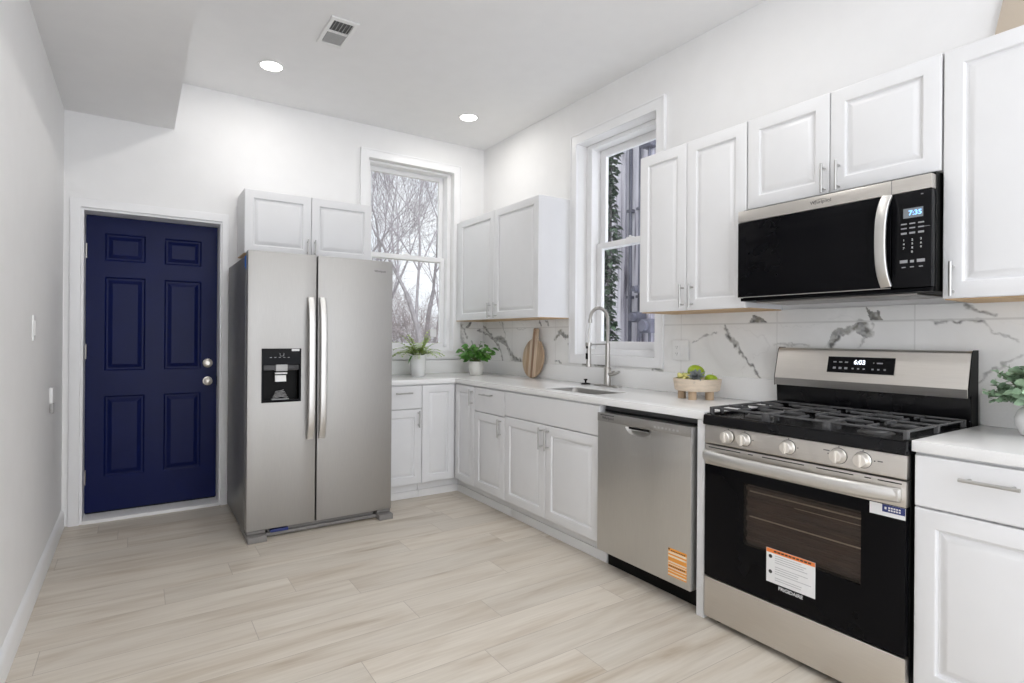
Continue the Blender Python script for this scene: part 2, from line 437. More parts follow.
def text_mb(s, size, M, depth=0.0004, spacing=1.0, bold=0.0):
    cu = bpy.data.curves.new('t', 'FONT'); cu.body = s; cu.size = size; cu.extrude = depth; cu.offset = bold
    cu.align_x = 'CENTER'; cu.align_y = 'CENTER'; cu.space_character = spacing; cu.resolution_u = 3
    o = bpy.data.objects.new('t', cu); link(o)
    dg = bpy.context.evaluated_depsgraph_get(); dg.update()
    me = bpy.data.meshes.new_from_object(o.evaluated_get(dg))
    bpy.data.objects.remove(o); bpy.data.curves.remove(cu)
    mb = MB(); mb.bm.from_mesh(me); bpy.data.meshes.remove(me)
    mb.xf(M)
    return mb
def front_text(s, x, y, z, size, **k):
    """text standing in the x/z plane and facing -y (thing-local)"""
    return text_mb(s, size, Matrix.Translation((x, y, z)) @ Matrix.Rotation(PI / 2, 4, 'X'), **k)

def bar_pull(parent, x, z, length=0.125, vertical=True, y=-FACE, r=0.0055, out=0.032):
    m = MB(); h = length / 2; s = h * 0.72
    if vertical:
        m.cyl((x, y - out, z - h), (x, y - out, z + h), r, n=12)
        for q in (-s, s): m.cyl((x, y + 0.001, z + q), (x, y - out, z + q), r * 0.8, n=10)
    else:
        m.cyl((x - h, y - out, z), (x + h, y - out, z), r, n=12)
        for q in (-s, s): m.cyl((x + q, y + 0.001, z), (x + q, y - out, z), r * 0.8, n=10)
    return m.build('handle', 'pull_steel', parent)

def raised_door(parent, x0, x1, z0, z1, face, frame=0.058, t=0.019, name='door', mat='cabinet_white'):
    w = min(frame, (x1 - x0) * 0.24)
    y = face - t
    pr = [(0, t - 0.004), (0.002, t - 0.001), (0.005, t), (w - 0.003, t), (w, t - 0.0012), (w + 0.004, t - 0.0105), (w + 0.010, t - 0.0112),
          (w + 0.029, t - 0.0015), (w + 0.034, t - 0.0005)]
    m = MB(); m.rings(x0, x1, z0, z1, pr)
    m.xf(Matrix.Translation((0, -y, 0)))
    return m.build(name, mat, parent, smooth=20)
def flat_front(parent, x0, x1, z0, z1, face, t=0.019, name='drawer_front'):
    m = MB(); m.rings(x0, x1, z0, z1, [(0, t - 0.004), (0.0015, t - 0.0012), (0.004, t)])
    m.xf(Matrix.Translation((0, -(face - t), 0)))
    return m.build(name, 'cabinet_white', parent, smooth=20)

# ------------------------------------------------------------------ the room
WB, WR = 0.22, 0.26
m = MB(); m.slab([XL - .2, .1], [YF - .2, .02], [], -0.06, 0.0, lambda u, v, w: (u, v, w)); fl = m.build('floor', 'plank_floor', smooth=0)
tag(fl, kind='structure', label='light oak plank floor of the kitchen')
m = MB(); m.slab([XL - .2, WR], [YF - .2, WB], [], H, H + .1, lambda u, v, w: (u, v, w)); tag(m.build('ceiling', 'ceiling_paint', smooth=0), kind='structure', label='white ceiling with recessed lights')
DJ0, DJ1, DJZ = -3.064, -2.2326, 2.065
BW = (-1.135, -0.33, 1.115, 2.735)       # back window opening x0,x1,z0,z1
RW = (-2.096, -1.343, 1.115, 2.675)      # right window opening y0,y1,z0,z1
m = MB(); m.slab([XL - .2, DJ0, DJ1, BW[0], BW[1], WR], [-.06, 0.0, DJZ, BW[2], BW[3], H],
                 [(DJ0, DJ1, 0.0, DJZ), BW], 0.0, WB, lambda u, v, w: (u, w, v))
tag(m.build('wall_back', 'wall_paint', smooth=0), kind='structure', label='white back wall with the entry door and window')
m = MB(); m.slab([YF, RW[0], RW[1], 0.0], [-.06, RW[2], RW[3], H], [RW], 0.0, WR, lambda u, v, w: (w, u, v))
tag(m.build('wall_right', 'wall_paint', smooth=0), kind='structure', label='white right wall above the kitchen run')
m = MB(); m.slab([YF, 0.0], [-.06, H], [], XL - .2, XL, lambda u, v, w: (w, u, v))
tag(m.build('wall_left', 'wall_paint', smooth=0), kind='structure', label='plain white left wall')
FW = (-3.05, -0.10, 0.10, 2.90)              # opening added in the unseen wall behind the camera, lets in fill daylight
m = MB(); m.slab([XL - .2, FW[0], FW[1], WR], [-.06, FW[2], FW[3], H], [FW], YF - .2, YF, lambda u, v, w: (u, w, v))
tag(m.build('wall_front', 'wall_paint', smooth=0), kind='structure', label='white wall behind the viewer')
m = MB(); m.box(XL, -2.542, YF, 0.0, 2.672, H)
tag(m.build('trim_1', 'ceiling_paint', smooth=0), kind='structure', label='boxed white soffit along the left wall at the ceiling')
# baseboard on the left wall
m = MB(); m.prism([(XL, 0), (XL + .016, 0), (XL + .016, .085), (XL + .009, .105), (XL, .112)], 'y', YF, -0.001)
tag(m.build('baseboard_left', 'trim_paint'), kind='structure', label='white baseboard along the left wall')

# door casing + jamb
m = MB()
CA = 0.052
m.slab([-3.117, DJ0 + .004, DJ1 - .004, -2.192], [0.0, DJZ - .004, 2.118], [(DJ0 + .004, DJ1 - .004, -1, DJZ - .004)], -0.018, 0.0, lambda u, v, w: (u, w, v), bev=0.004)
tr = m.build('trim_2', 'trim_paint'); tag(tr, kind='structure', label='white casing around the navy door')
m = MB()
m.box(DJ0, DJ0 + .019, 0.0, .20, 0.0, DJZ); m.box(DJ1 - .014, DJ1, 0.0, .20, 0.0, DJZ); m.box(DJ0 + .019, DJ1 - .014, 0.0, .20, DJZ - .019, DJZ)
m.build('jamb', 'trim_paint', tr)
m = MB(); m.box(DJ0 + .019, DJ1 - .014, -.016, .20, 0.0, .022, bev=.003); m.build('threshold', 'white_plastic', tr)

# six-panel navy door
DX0, DX1, DZ0, DZ1, DY = -3.0435, -2.2485, 0.030, 2.044, 0.155
door = struct_empty('door_1', (0, DY, 0), label='navy blue six-panel entry door')
W = DX1 - DX0
cols = [(DX0 + .105, DX0 + .105 + .235), (DX1 - .105 - .235, DX1 - .105)]
rows = [(.262, .815), (.988, 1.632), (1.742, 1.930)]
holes = [(a, b, c, d) for a, b in cols for c, d in rows]
m = MB(); m.slab([DX0, DX1] + [v for c in cols for v in c], [DZ0, DZ1] + [v for r in rows for v in r], holes, 0.0, 0.044, lambda u, v, w: (u, w, v))
m.build('panel_frame', 'navy_paint', door, smooth=20)
for a, b in cols:
    for c, d in rows:
        m = MB(); m.rings(a, b, c, d, [(0, 0), (0.010, -0.009), (0.020, -0.009), (0.045, 0.0015), (0.049, 0.0015)], back=-.03)
        m.build('door_panel', 'navy_paint', door, smooth=20)
for name, z, prof in (('deadbolt', 1.030, [(0, 0), (.033, 0), (.033, .010), (.027, .016), (.016, .018), (.014, .024), (0, .024)]),
                      ('knob', .897, [(0, 0), (.032, 0), (.032, .006), (.014, .010), (.013, .030), (.022, .036), (.028, .048), (.026, .060), (.016, .066), (0, .067)])):
    m = MB(); m.lathe(prof, 28, (-2.309, 0, z), Matrix.Rotation(PI / 2, 4, 'X')); m.build(name, 'satin_knob', door)
for z in (1.80, 1.12, .27):
    m = MB(); m.cyl((DX0 + .002, -.006, z - .05), (DX0 + .002, -.006, z + .05), .006, n=10); m.box(DX0 - .022, DX0 + .002, -.004, .0, z - .045, z + .045)
    tag(m.build('hinge', 'nickel', door), 'satin metal hinge')
m = MB(); m.box(DX0 + .005, DX1 - .005, -.006, .03, .0235, .0295); m.build('door_sweep', 'black_plastic', door)
m = MB(); m.box(DX1 - .0005, DX1 + .0012, -.012, .01, .86, .93, bev=.0004); m.build('strike_plate', 'black_plastic', door)

# windows ---------------------------------------------------------------
def window(name, loc, rz, w, z0, z1, cas, depth, stop, sash, zc0, zc1, zmid, label, lower_out=0.03):
    """local: x along the opening from 0 to w, -y into the room, wall face at y=0"""
    root = struct_empty(name, loc, rz, label)
    m = MB(); m.slab([-cas, 0, w, w + cas], [zc0, z0, z1, zc1], [(0, w, z0, z1)], -0.022, 0.0, lambda u, v, q: (u, q, v), bev=.003)
    m.slab([-cas - .001, -cas + .012, w + cas - .012, w + cas + .001], [zc0, zc1 - .012, zc1 + .001], [(-cas + .012, w + cas - .012, zc0 - 1, zc1 - .012)], -0.027, -0.022, lambda u, v, q: (u, q, v), bev=.002)
    m.build('casing', 'trim_paint', root)
    # jamb liner with stops
    m = MB(); y1 = depth
    m.slab([0.0005, stop, w - stop, w - .0005], [z0 + .0005, z0 + stop * .8, z1 - stop * .55, z1 - .0005], [(stop, w - stop, z0 + stop * .8, z1 - stop * .55)], y1 - .075, y1 + .05, lambda u, v, q: (u, q, v), bev=.002)
    fr = m.build('frame', 'trim_paint', root)
    X0, X1, Z0, Z1 = stop, w - stop, z0 + stop * .8, z1 - stop * .55
    def sashf(n, za, zb, y, top, bot):
        m = MB(); m.slab([X0 + .001, X0 + sash, X1 - sash, X1 - .001], [za, za + bot, zb - top, zb], [(X0 + sash, X1 - sash, za + bot, zb - top)], y, y + .03, lambda u, v, q: (u, q, v), bev=.003)
        s = m.build(n, 'trim_paint', root)
        m = MB(); m.box(X0 + sash, X1 - sash, y + .013, y + .017, za + bot, zb - top); m.build('pane', 'window_glass', s)
        return s
    up = sashf('upper_sash', zmid - .022, Z1, y1 + .012, sash, .036)
    lo = sashf('lower_sash', Z0, zmid + .022, y1 - .022, .042, sash)
    m = MB(); m.box((X0 + X1) / 2 - .03, (X0 + X1) / 2 + .03, y1 - .016, y1 + .006, zmid + .0225, zmid + .032, bev=.003); m.cyl(((X0 + X1) / 2, y1 - .006, zmid + .032), ((X0 + X1) / 2, y1 - .006, zmid + .042), .009, n=12)
    m.build('sash_lock', 'white_plastic', lo)
    return root, lo
win1, lo1 = window('window_1', (BW[0], 0, 0), 0, BW[1] - BW[0], BW[2], BW[3], 0.073, 0.12, 0.034, 0.040, 1.040, 2.808, 1.945, 'tall double-hung window in the back wall, bare trees outside')
m = MB(); m.box(.640, .700, .1095, .1105, 1.238, 1.312); tag(m.build('sticker', 'sticker_white', lo1), 'small white sticker on the glass')
win2, lo2 = window('window_2', (0, RW[1], 0), RIGHT, RW[1] - RW[0], RW[2], RW[3], 0.066, 0.16, 0.055, 0.055, 1.050, 2.750, 1.92, 'tall double-hung window in the right wall beside the sink')

# marble tile on the walls ------------------------------------------------
VEINS = [
 ('R', .006, .55, [(-2.37, 1.213), (-2.536, 1.279)]),
 ('R', .010, .80, [(-2.586, 1.314), (-2.614, 1.236), (-2.657, 1.199), (-2.699, 1.14), (-2.761, 1.077), (-2.797, 1.036)]),
 ('R', .016, .95, [(-2.60, 1.262), (-2.625, 1.228), (-2.65, 1.205)]),
 ('R', .020, .95, [(-3.141, 1.202), (-3.168, 1.256), (-3.207, 1.277), (-3.243, 1.292), (-3.28, 1.312), (-3.309, 1.264)]),
 ('R', .006, .45, [(-3.33, 1.311), (-3.266, 1.209)]),
 ('R', .010, .85, [(-3.532, 1.316), (-3.698, 1.312)]),
 ('R', .006, .45, [(-3.698, 1.311), (-3.755, 1.256), (-3.80, 1.235)]),
 ('R', .010, .8, [(-3.654, 1.375), (-3.693, 1.351), (-3.73, 1.338)]),
 ('R', .008, .5, [(-3.83, 1.18), (-3.797, 1.171), (-3.726, 1.121), (-3.683, 1.07)]),
 ('R', .005, .4, [(-2.858, 1.21), (-3.044, 1.213)]),
 ('R', .012, .7, [(-0.01, 1.292), (-0.218, 1.223), (-0.336, 1.107), (-0.369, 1.027)]),
 ('R', .016, .75, [(-0.03, 1.34), (-0.12, 1.29), (-0.235, 1.204), (-0.30, 1.15)]),
 ('R', .030, .85, [(-0.252, 1.223), (-0.33, 1.228), (-0.40, 1.200)]),
 ('R', .016, .75, [(-0.295, 1.247), (-0.431, 1.153), (-0.51, 1.085), (-0.601, 1.036)]),
 ('R', .026, .8, [(-0.494, 1.085), (-0.56, 1.045), (-0.645, 1.036)]),
 ('R', .006, .5, [(-0.30, 1.375), (-0.365, 1.331), (-0.447, 1.11), (-0.487, 1.032)]),
 ('R', .006, .55, [(-0.564, 1.313), (-0.713, 1.311)]),
 ('R', .020, .85, [(-1.096, 1.231), (-1.171, 1.291), (-1.219, 1.249), (-1.288, 1.249)]), ('R', .018, .8, [(-1.288, 1.249), (-1.30, 1.21), (-1.266, 1.191)]),
 ('R', .012, .8, [(-1.098, 1.053), (-1.147, 1.062), (-1.165, 1.038)]),
 ('R', .012, .8, [(-0.90, 1.375), (-0.915, 1.34)]), ('R', .014, .8, [(-0.98, 1.375), (-1.01, 1.345)]),
 ('R', .012, .6, [(-0.35, 1.375), (-0.37, 1.33)]),
 ('R', .025, .85, [(-1.42, 1.05), (-1.498, 1.045)]), ('R', .025, .85, [(-1.56, 1.05), (-1.66, 1.04)]), ('R', .014, .7, [(-2.08, 1.05), (-2.15, 1.035)]),
 ('B', .018, .9, [(-0.175, 1.335), (-0.14, 1.372)]), ('B', .016, .7, [(-0.25, 1.35), (-0.21, 1.30), (-0.19, 1.24)]),
 ('B', .030, .5, [(-0.255, 1.29), (-0.23, 1.20), (-0.20, 1.17)]), ('B', .012, .7, [(-0.06, 1.30), (0.0, 1.29)]), ('B', .012, .6, [(-0.13, 1.20), (-0.06, 1.10)]),
]
PATCHES = [
 ('R', .95, [(-2.720, 1.316), (-2.755, 1.366), (-2.80, 1.352), (-2.835, 1.318)]),
 ('R', .95, [(-3.295, 1.385), (-3.318, 1.358), (-3.345, 1.368), (-3.362, 1.318), (-3.318, 1.318), (-3.30, 1.345)]),
 ('R', .72, [(-3.128, 1.195), (-3.140, 1.262), (-3.172, 1.292), (-3.215, 1.288), (-3.262, 1.318), (-3.285, 1.310), (-3.290, 1.275), (-3.318, 1.262), (-3.300, 1.245), (-3.262, 1.262), (-3.250, 1.285), (-3.205, 1.252), (-3.168, 1.255), (-3.155, 1.205)]),
 ('R', .65, [(-0.20, 1.232), (-0.30, 1.250), (-0.36, 1.243), (-0.43, 1.190), (-0.47, 1.12), (-0.40, 1.165), (-0.31, 1.195)]),
 ('R', .60, [(-0.49, 1.11), (-0.55, 1.075), (-0.64, 1.035), (-0.50, 1.035)]),
 ('R', .85, [(-1.09, 1.225), (-1.165, 1.300), (-1.195, 1.262), (-1.285, 1.262), (-1.285, 1.240), (-1.20, 1.238), (-1.165, 1.265), (-1.12, 1.235)]),
 ('B', .85, [(-0.20, 1.325), (-0.155, 1.375), (-0.125, 1.375), (-0.165, 1.325)]),
 ('B', .40, [(-0.255, 1.34), (-0.225, 1.30), (-0.19, 1.19), (-0.255, 1.15)]),
]
_rng = np.random.RandomState(4); _lat = _rng.rand(256, 256)
def vnoise(x, y):
    xi, yi = np.floor(x).astype(int), np.floor(y).astype(int); fx, fy = x - xi, y - yi
    fx, fy = fx * fx * (3 - 2 * fx), fy * fy * (3 - 2 * fy)
    g = lambda a, b: _lat[a % 256, b % 256]
    return (g(xi, yi) * (1 - fx) + g(xi + 1, yi) * fx) * (1 - fy) + (g(xi, yi + 1) * (1 - fx) + g(xi + 1, yi + 1) * fx) * fy
def tile_sheet(name, wall, u0, u1, z0, z1, hole, f, label):
    """fine grid so each point can carry its own vein and grout value; f(u, z, w) -> point"""
    st = 0.004
    nu, nz = int(round((u1 - u0) / st)) + 1, int(round((z1 - z0) / st)) + 1
    U, Z = np.meshgrid(np.linspace(u0, u1, nu), np.linspace(z0, z1, nz), indexing='ij')
    n1 = vnoise(U * 45 + 31, Z * 45 + 7) - .5; n2 = vnoise(U * 45 + 90, Z * 45 + 60) - .5
    n3 = vnoise(U * 160 + 3, Z * 160 + 40) - .5; n4 = vnoise(U * 160 + 77, Z * 160 + 120) - .5
    Uw = U + n1 * .022 + n3 * .006; Zw = Z + n2 * .022 + n4 * .006
    vein = np.zeros_like(U)
    for wl, wd, st_, pts in VEINS:
        if wl != wall: continue
        d = np.full_like(U, 9.0)
        for (a, b), (c, e) in zip(pts, pts[1:]):
            L2 = (c - a) ** 2 + (e - b) ** 2
            t = np.clip(((Uw - a) * (c - a) + (Zw - b) * (e - b)) / L2, 0, 1)
            d = np.minimum(d, np.hypot(Uw - a - t * (c - a), Zw - b - t * (e - b)))
        k = np.clip(1.3 - d / (wd * .75), 0, 1) * st_ * np.clip(.35 + 1.2 * vnoise(U * 60 + 11, Z * 60 + 5), 0, 1)
        vein = np.maximum(vein, k)
    for wl, st_, poly in PATCHES:
        if wl != wall: continue
        Up, Zp = U + n3 * .008 + n1 * .006, Z + n4 * .008
        ins = np.zeros(U.shape, bool)
        for (a, b), (c, e) in zip(poly, poly[1:] + poly[:1]):
            ins ^= ((b > Zp) != (e > Zp)) & (Up < (c - a) * (Zp - b) / (e - b + 1e-12) + a)
        ins &= ~((Z < 1.3185) & (max(p[1] for p in poly) > 1.33))
        vein = np.maximum(vein, ins * st_ * np.clip(.55 + .7 * vnoise(U * 90 + 2, Z * 90 + 33), 0, 1))
    r = np.abs(vnoise(Uw * 5 + 8, Zw * 5 + 2) - .5)
    vein = np.maximum(vein, np.clip(1 - r / .012, 0, 1) * .16 * vnoise(U * 3 + 1, Z * 3 + 9))
    gr = np.zeros_like(U)
    gr[np.abs(Z - 1.32) < .0028] = .8
    ph = (U + 2.883) / 0.594
    gr[np.abs(ph - np.round(ph)) * 0.594 < .0025] = .8
    verts = [f(u, z, 0.0) for u, z in zip(U.ravel(), Z.ravel())]
    idx = lambda i, j: i * nz + j
    faces = []
    us, zs = U[:, 0], Z[0]
    for i in range(nu - 1):
        for j in range(nz - 1):
            if hole and hole[0] < us[i] + st / 2 < hole[1] and zs[j] + st / 2 > hole[2]: continue
            faces.append((idx(i, j), idx(i + 1, j), idx(i + 1, j + 1), idx(i, j + 1)))
    me = bpy.data.meshes.new(name); me.from_pydata(verts, [], faces)
    a = me.attributes.new('vein', 'FLOAT', 'POINT'); a.data.foreach_set('value', vein.ravel().astype(np.float32))
    a = me.attributes.new('grout', 'FLOAT', 'POINT'); a.data.foreach_set('value', gr.ravel().astype(np.float32))
    me.materials.append(MATS['marble_tile'])
    o = link(bpy.data.objects.new(name, me))
    so = o.modifiers.new('thickness', 'SOLIDIFY'); so.thickness = 0.008; so.offset = 1.0 if wall == 'R' else -1.0
    return tag(o, label, kind='structure')
def fR(u, z, w): return (-0.0095, u, z)
def fB(u, z, w): return (u, -0.0095, z)
t1 = tile_sheet('trim_3', 'R', -4.75, -0.0105, 0.914, UB + .004, (RW[0] - .067, RW[1] + .067, 1.048), fR, 'marble tile backsplash with dark veins along the right wall')
t2 = tile_sheet('trim_4', 'B', -0.255, -0.0100, 0.914, UB + .004, None, fB, 'marble tile strip on the back wall beside the window')
t1.modifiers[0].offset = 1.0; t2.modifiers[0].offset = 1.0

# ------------------------------------------------------------------ countertops
ct = thing('countertop', 'white quartz L-shaped countertop with the undermount sink', 'countertop', (-.3, -1.2, SLABZ))
L = lambda u, v, w: (u + .3, v + 1.2, w - SLABZ)
SK = (-0.545, -0.285, -2.125, -1.655)   # sink cut-out x0,x1,y0,y1
FRX = -1.268                          # left end of the back leg
m = MB(); m.slab([FRX, -.642, SK[0], SK[1], -.0105], [-2.922, SK[2], SK[3], -.638, -.0105], [(FRX - 1, -.642, -9, -.638), SK], SLABZ, TOPZ, L, bev=.003)
m.build('slab', 'quartz', ct)
m = MB(); m.slab([-.029, -.0105], [-2.922, -.0295], [], TOPZ, 1.030, L, bev=.002); m.slab([FRX, -.0105], [-.029, -.0105], [], TOPZ, 1.030, L, bev=.002)
m.build('upstand', 'quartz', ct)
sk = thing('sink', 'stainless undermount sink bowl set into the white countertop', 'sink', ((SK[0] + SK[1]) / 2, (SK[2] + SK[3]) / 2, SLABZ - .2))
sx, sy = (SK[1] - SK[0]) / 2, (SK[3] - SK[2]) / 2
m = MB(); hz = .2
def rrect(hx, hy, r, n=6):
    out = []
    for cx, cy, a0 in ((hx - r, hy - r, 0), (-hx + r, hy - r, 90), (-hx + r, -hy + r, 180), (hx - r, -hy + r, 270)):
        for k in range(n + 1):
            a = math.radians(a0 + 90 * k / n); out.append((cx + r * math.cos(a), cy + r * math.sin(a)))
    return out
levels = [(sx - .0008, sy - .0008, .012, hz + .030), (sx - .003, sy - .003, .03, hz + .028), (sx - .006, sy - .006, .05, hz - .006), (sx - .012, sy - .012, .05, .03), (sx - .03, sy - .03, .05, .006), (.03, .03, .029, .0)]
R = [[m.bm.verts.new((x, y, z)) for x, y in rrect(a, b, r)] for a, b, r, z in levels]
for a, b in zip(R, R[1:]):
    for k in range(len(a)): m.bm.faces.new((a[k], a[(k + 1) % len(a)], b[(k + 1) % len(a)], b[k]))
m.bm.faces.new(R[-1])
m.build('bowl', 'stainless', sk)
m = MB(); m.lathe([(.0, .002), (.028, .002), (.042, .006), (.045, .012), (.040, .0125), (.034, .006), (0, .006)][::1], 24); m.build('drain', 'nickel', sk)

ct2 = thing('countertop', 'short white quartz countertop right of the gas range', 'countertop', (-.3, -3.95, SLABZ))
L2 = lambda u, v, w: (u + .3, v + 3.95, w - SLABZ)
m = MB(); m.slab([-.642, -.0105], [-4.75, -3.700], [], SLABZ, TOPZ, L2, bev=.003); m.build('slab', 'quartz', ct2)
m = MB(); m.slab([-.029, -.0105], [-4.75, -3.700], [], TOPZ, 1.030, L2, bev=.002); m.build('upstand', 'quartz', ct2)

# ------------------------------------------------------------------ base cabinets (local: x to the right, front towards -y)
ZB = SLABZ - .002
def carcass(root, x0, x1, z0, z1, depth, name='body', y0=-.001):
    m = MB(); m.box(x0 + .001, x1 - .001, -depth, y0, z0, z1); return m.build(name, 'cabinet_white', root, smooth=0)
def toe(root, x0, x1, d=.566):
    m = MB(); m.box(x0, x1, -d, -.03, 0.0, .119); m.box(x0, x1, -d - .013, -d + .001, 0.0, .055, bev=.003)
    return m.build('toe_kick', 'toe_white', root)
FB = 0.630                               # face distance on the back wall
# back wall cabinet with one drawer
c = thing('base_cabinet', 'white base cabinet with one drawer, right beside the refrigerator', 'cabinet', (FRX, 0, 0))
w = -.924 - FRX
carcass(c, 0, w, .121, ZB, FB - .0195); toe(c, 0, w, FB - .075)
dr = flat_front(c, .002, w - .002, .692, .866, FB); bar_pull(dr, .187, .814, .132, False, -FB)
d = raised_door(c, .002, w - .002, .123, .687, FB); bar_pull(d, w - .034, .614, .125, True, -FB)
# corner cabinet: L-shaped with two narrow doors
c = thing('corner_cabinet', 'white corner base cabinet with two narrow doors meeting in the inside corner', 'cabinet', (-.32, -.32, 0))
Lc = lambda u, v, w: (u + .32, v + .32, w)
m = MB(); m.slab([-.922, -.618, -.001], [-.928, -.610, -.001], [(-2, -.618, -2, -.610)], .121, ZB, Lc); m.build('body', 'cabinet_white', c, smooth=0)
m = MB(); m.slab([-.922, -.566, -.03], [-.928, -.555, -.03], [(-2, -.566, -2, -.555)], 0, .119, Lc)
m.slab([-.922, -.579, -.56], [-.928, -.568, -.55], [(-2, -.579, -2, -.568)], 0, .055, Lc); m.build('toe_kick', 'toe_white', c, smooth=0)
m = MB(); m.rings(-.922, -.644, .123, .866, [(0, .015), (.002, .018), (.005, .019), (.050, .019), (.053, .018), (.057, .0085), (.063, .0078), (.080, .0172), (.085, .0183)])
m.xf(Matrix.Translation((.32, .32 - .611, 0))); m.build('door', 'cabinet_white', c, smooth=20)
m = MB(); m.rings(.634, .926, .123, .866, [(0, .015), (.002, .018), (.005, .019), (.050, .019), (.053, .018), (.057, .0085), (.063, .0078), (.080, .0172), (.085, .0183)])
m.xf(Matrix.Translation((.32 - .620, .32, 0)) @ Matrix.Rotation(RIGHT, 4, 'Z')); dd = m.build('door', 'cabinet_white', c, smooth=20)
hm = bar_pull(dd, 0, 0, .12, True, 0); hm.data.transform(Matrix.Translation((-.319, (.32 - .902), .787)) @ Matrix.Rotation(RIGHT, 4, 'Z'))
# right wall: drawer cabinet
c = thing('base_cabinet', 'narrow white base cabinet with one drawer, between the corner and the sink', 'cabinet', (0, -.930, 0), RIGHT)
w = 1.333 - .930
carcass(c, 0, w, .121, ZB, FACE - .0195); toe(c, 0, w)
dr = flat_front(c, .002, w - .002, .692, .866, FACE); bar_pull(dr, .191, .8235, .15, False)
d = raised_door(c, .002, w - .002, .123, .687, FACE); bar_pull(d, .3585, .61, .125)
# sink base
c = thing('sink_cabinet', 'wide white sink base cabinet with two doors under a plain front', 'cabinet', (0, -1.334, 0), RIGHT)
w = 2.258 - 1.334; md = 1.782 - 1.334
carcass(c, 0, w, .121, .66, FACE - .0195); toe(c, 0, w)
m = MB(); m.box(.001, w - .001, -(FACE - .0195), -(FACE - .045), .66, ZB); m.build('apron_rail', 'cabinet_white', c, smooth=0)
flat_front(c, .002, w - .002, .702, .866, FACE, name='false_front')
d = raised_door(c, .002, md - .0015, .123, .697, FACE); bar_pull(d, .421, .615, .135)
d = raised_door(c, md + .0015, w - .002, .123, .697, FACE); bar_pull(d, .482, .615, .135)
# panel between dishwasher and range
c = thing('end_panel', 'tall thin white panel between the dishwasher and the range', 'panel', (0, -2.884, 0), RIGHT)
m = MB(); m.box(0, .038, -FACE + .0, -.03, 0, ZB, bev=.001); m.build('panel', 'cabinet_white', c)
# right of the range
c = thing('base_cabinet', 'white base cabinet with drawer and door, right of the gas range', 'cabinet', (0, -3.704, 0), RIGHT)
w = .40
carcass(c, 0, w, .121, ZB, FACE - .0195); toe(c, 0, w)
dr = flat_front(c, .004, w - .002, .704, .866, FACE); bar_pull(dr, .1965, .815, .14, False)
d = raised_door(c, .004, w - .002, .123, .698, FACE); bar_pull(d, w - .03, .60, .125)
c = thing('base_cabinet', 'white base cabinet at the far right end of the run, beyond the plant', 'cabinet', (0, -4.106, 0), RIGHT)
w = .60
carcass(c, 0, w, .121, ZB, FACE - .0195); toe(c, 0, w)
dr = flat_front(c, .002, w - .002, .704, .866, FACE); bar_pull(dr, w / 2, .807, .145, False)
d = raised_door(c, .002, w - .002, .123, .698, FACE); bar_pull(d, w - .03, .60, .125)

# ------------------------------------------------------------------ wall cabinets
def wall_cab(label, loc, rz, w, z1, divs, handles, depth=UD, under=True, hl=.122, left_fill=0.0):
    """loc z = bottom; local z from 0"""
    c = thing('wall_cabinet', label, 'cabinet', loc, rz)
    h = z1 - loc[2]
    carcass(c, 0, w, .006 if under else 0, h, depth - .0195)
    if under:
        m = MB(); m.box(.003, w - .003, -(depth - .021), -.012, 0.0, .0058); tag(m.build('bottom_panel', 'raw_ply', c, smooth=0), 'raw wood-coloured underside')
    xs = [left_fill] + list(divs) + [w]
    for i, (a, b) in enumerate(zip(xs, xs[1:])):
        d = raised_door(c, a + .0015, b - .0015, .004, h - .001, depth)
        hx, hz = handles[i]
        bar_pull(d, hx, hz, hl, True, -depth)
    return c
wall_cab('white two-door wall cabinet in the corner above the cutting board', (0, -.016, UB), RIGHT, 1.281 - .016, UT, [.667], [(.619, .075), (.712, .075)], left_fill=.085)
wall_cab('white two-door wall cabinet between the right window and the microwave', (0, -2.2405, UB), RIGHT, 2.9075 - 2.2405, UT, [.3225], [(.308, .079), (.3665, .079)])
wall_cab('short white two-door wall cabinet directly above the microwave', (0, -2.9095, 1.846), RIGHT, 3.6685 - 2.9095, UT, [.3735], [(.355, .066), (.412, .066)], under=False)
wall_cab('tall white single-door wall cabinet right of the microwave', (0, -3.6715, UB), RIGHT, .53, UT, [], [(.034, .072)])
wall_cab('short white two-door wall cabinet above the refrigerator', (-2.135, 0, 1.806), 0, .915, 2.256, [.455], [(.426, .078), (.478, .078)], depth=.32, hl=.11)

# ------------------------------------------------------------------ refrigerator
fr = thing('refrigerator', 'stainless side-by-side refrigerator with a black ice and water dispenser', 'refrigerator', (-2.2, -.06, 0))
FW_, FD, FT = .918, .845, 1.748        # width, door face distance, door top
m = MB(); m.box(0.0, FW_, -.765, -.02, .03, 1.722, bev=.004); m.build('body', 'fridge_side', fr)
SP = .408
hx0, hx1, hz0, hz1 = .086, .306, .834, 1.152      # dispenser opening in the left door
m = MB(); m.slab([0.001, hx0, hx1, SP - .0045], [.060, hz0, hz1, FT], [(hx0, hx1, hz0, hz1)], -FD, -.772, lambda u, v, q: (u, q, v), bev=.006)
ld = m.build('left_door', 'stainless', fr)
m = MB(); m.box(SP + .0045, FW_ - .001, -FD, -.772, .060, FT, bev=.006); rd = m.build('right_door', 'stainless', fr)
def fridge_handle(door, x):
    z0, z1 = .590, 1.478; n = 16; pts = []
    for i in range(n + 1):
        t = i / n; y = -FD - .012 - .042 * (1 - abs(2 * t - 1) ** 5)
        pts.append((x, y, z0 + (z1 - z0) * t))
    m = MB(); m.tube(pts, .016, n=20, flat=(.0205, .010, (1, 0, 0)), sq=.45)
    for z in (z0 + .014, z1 - .014): m.box(x - .014, x + .014, -FD - .026, -FD + .002, z - .013, z + .013, bev=.003)
    m.build('handle', 'handle_steel', door)
fridge_handle(ld, SP - .042); fridge_handle(rd, SP + .030)
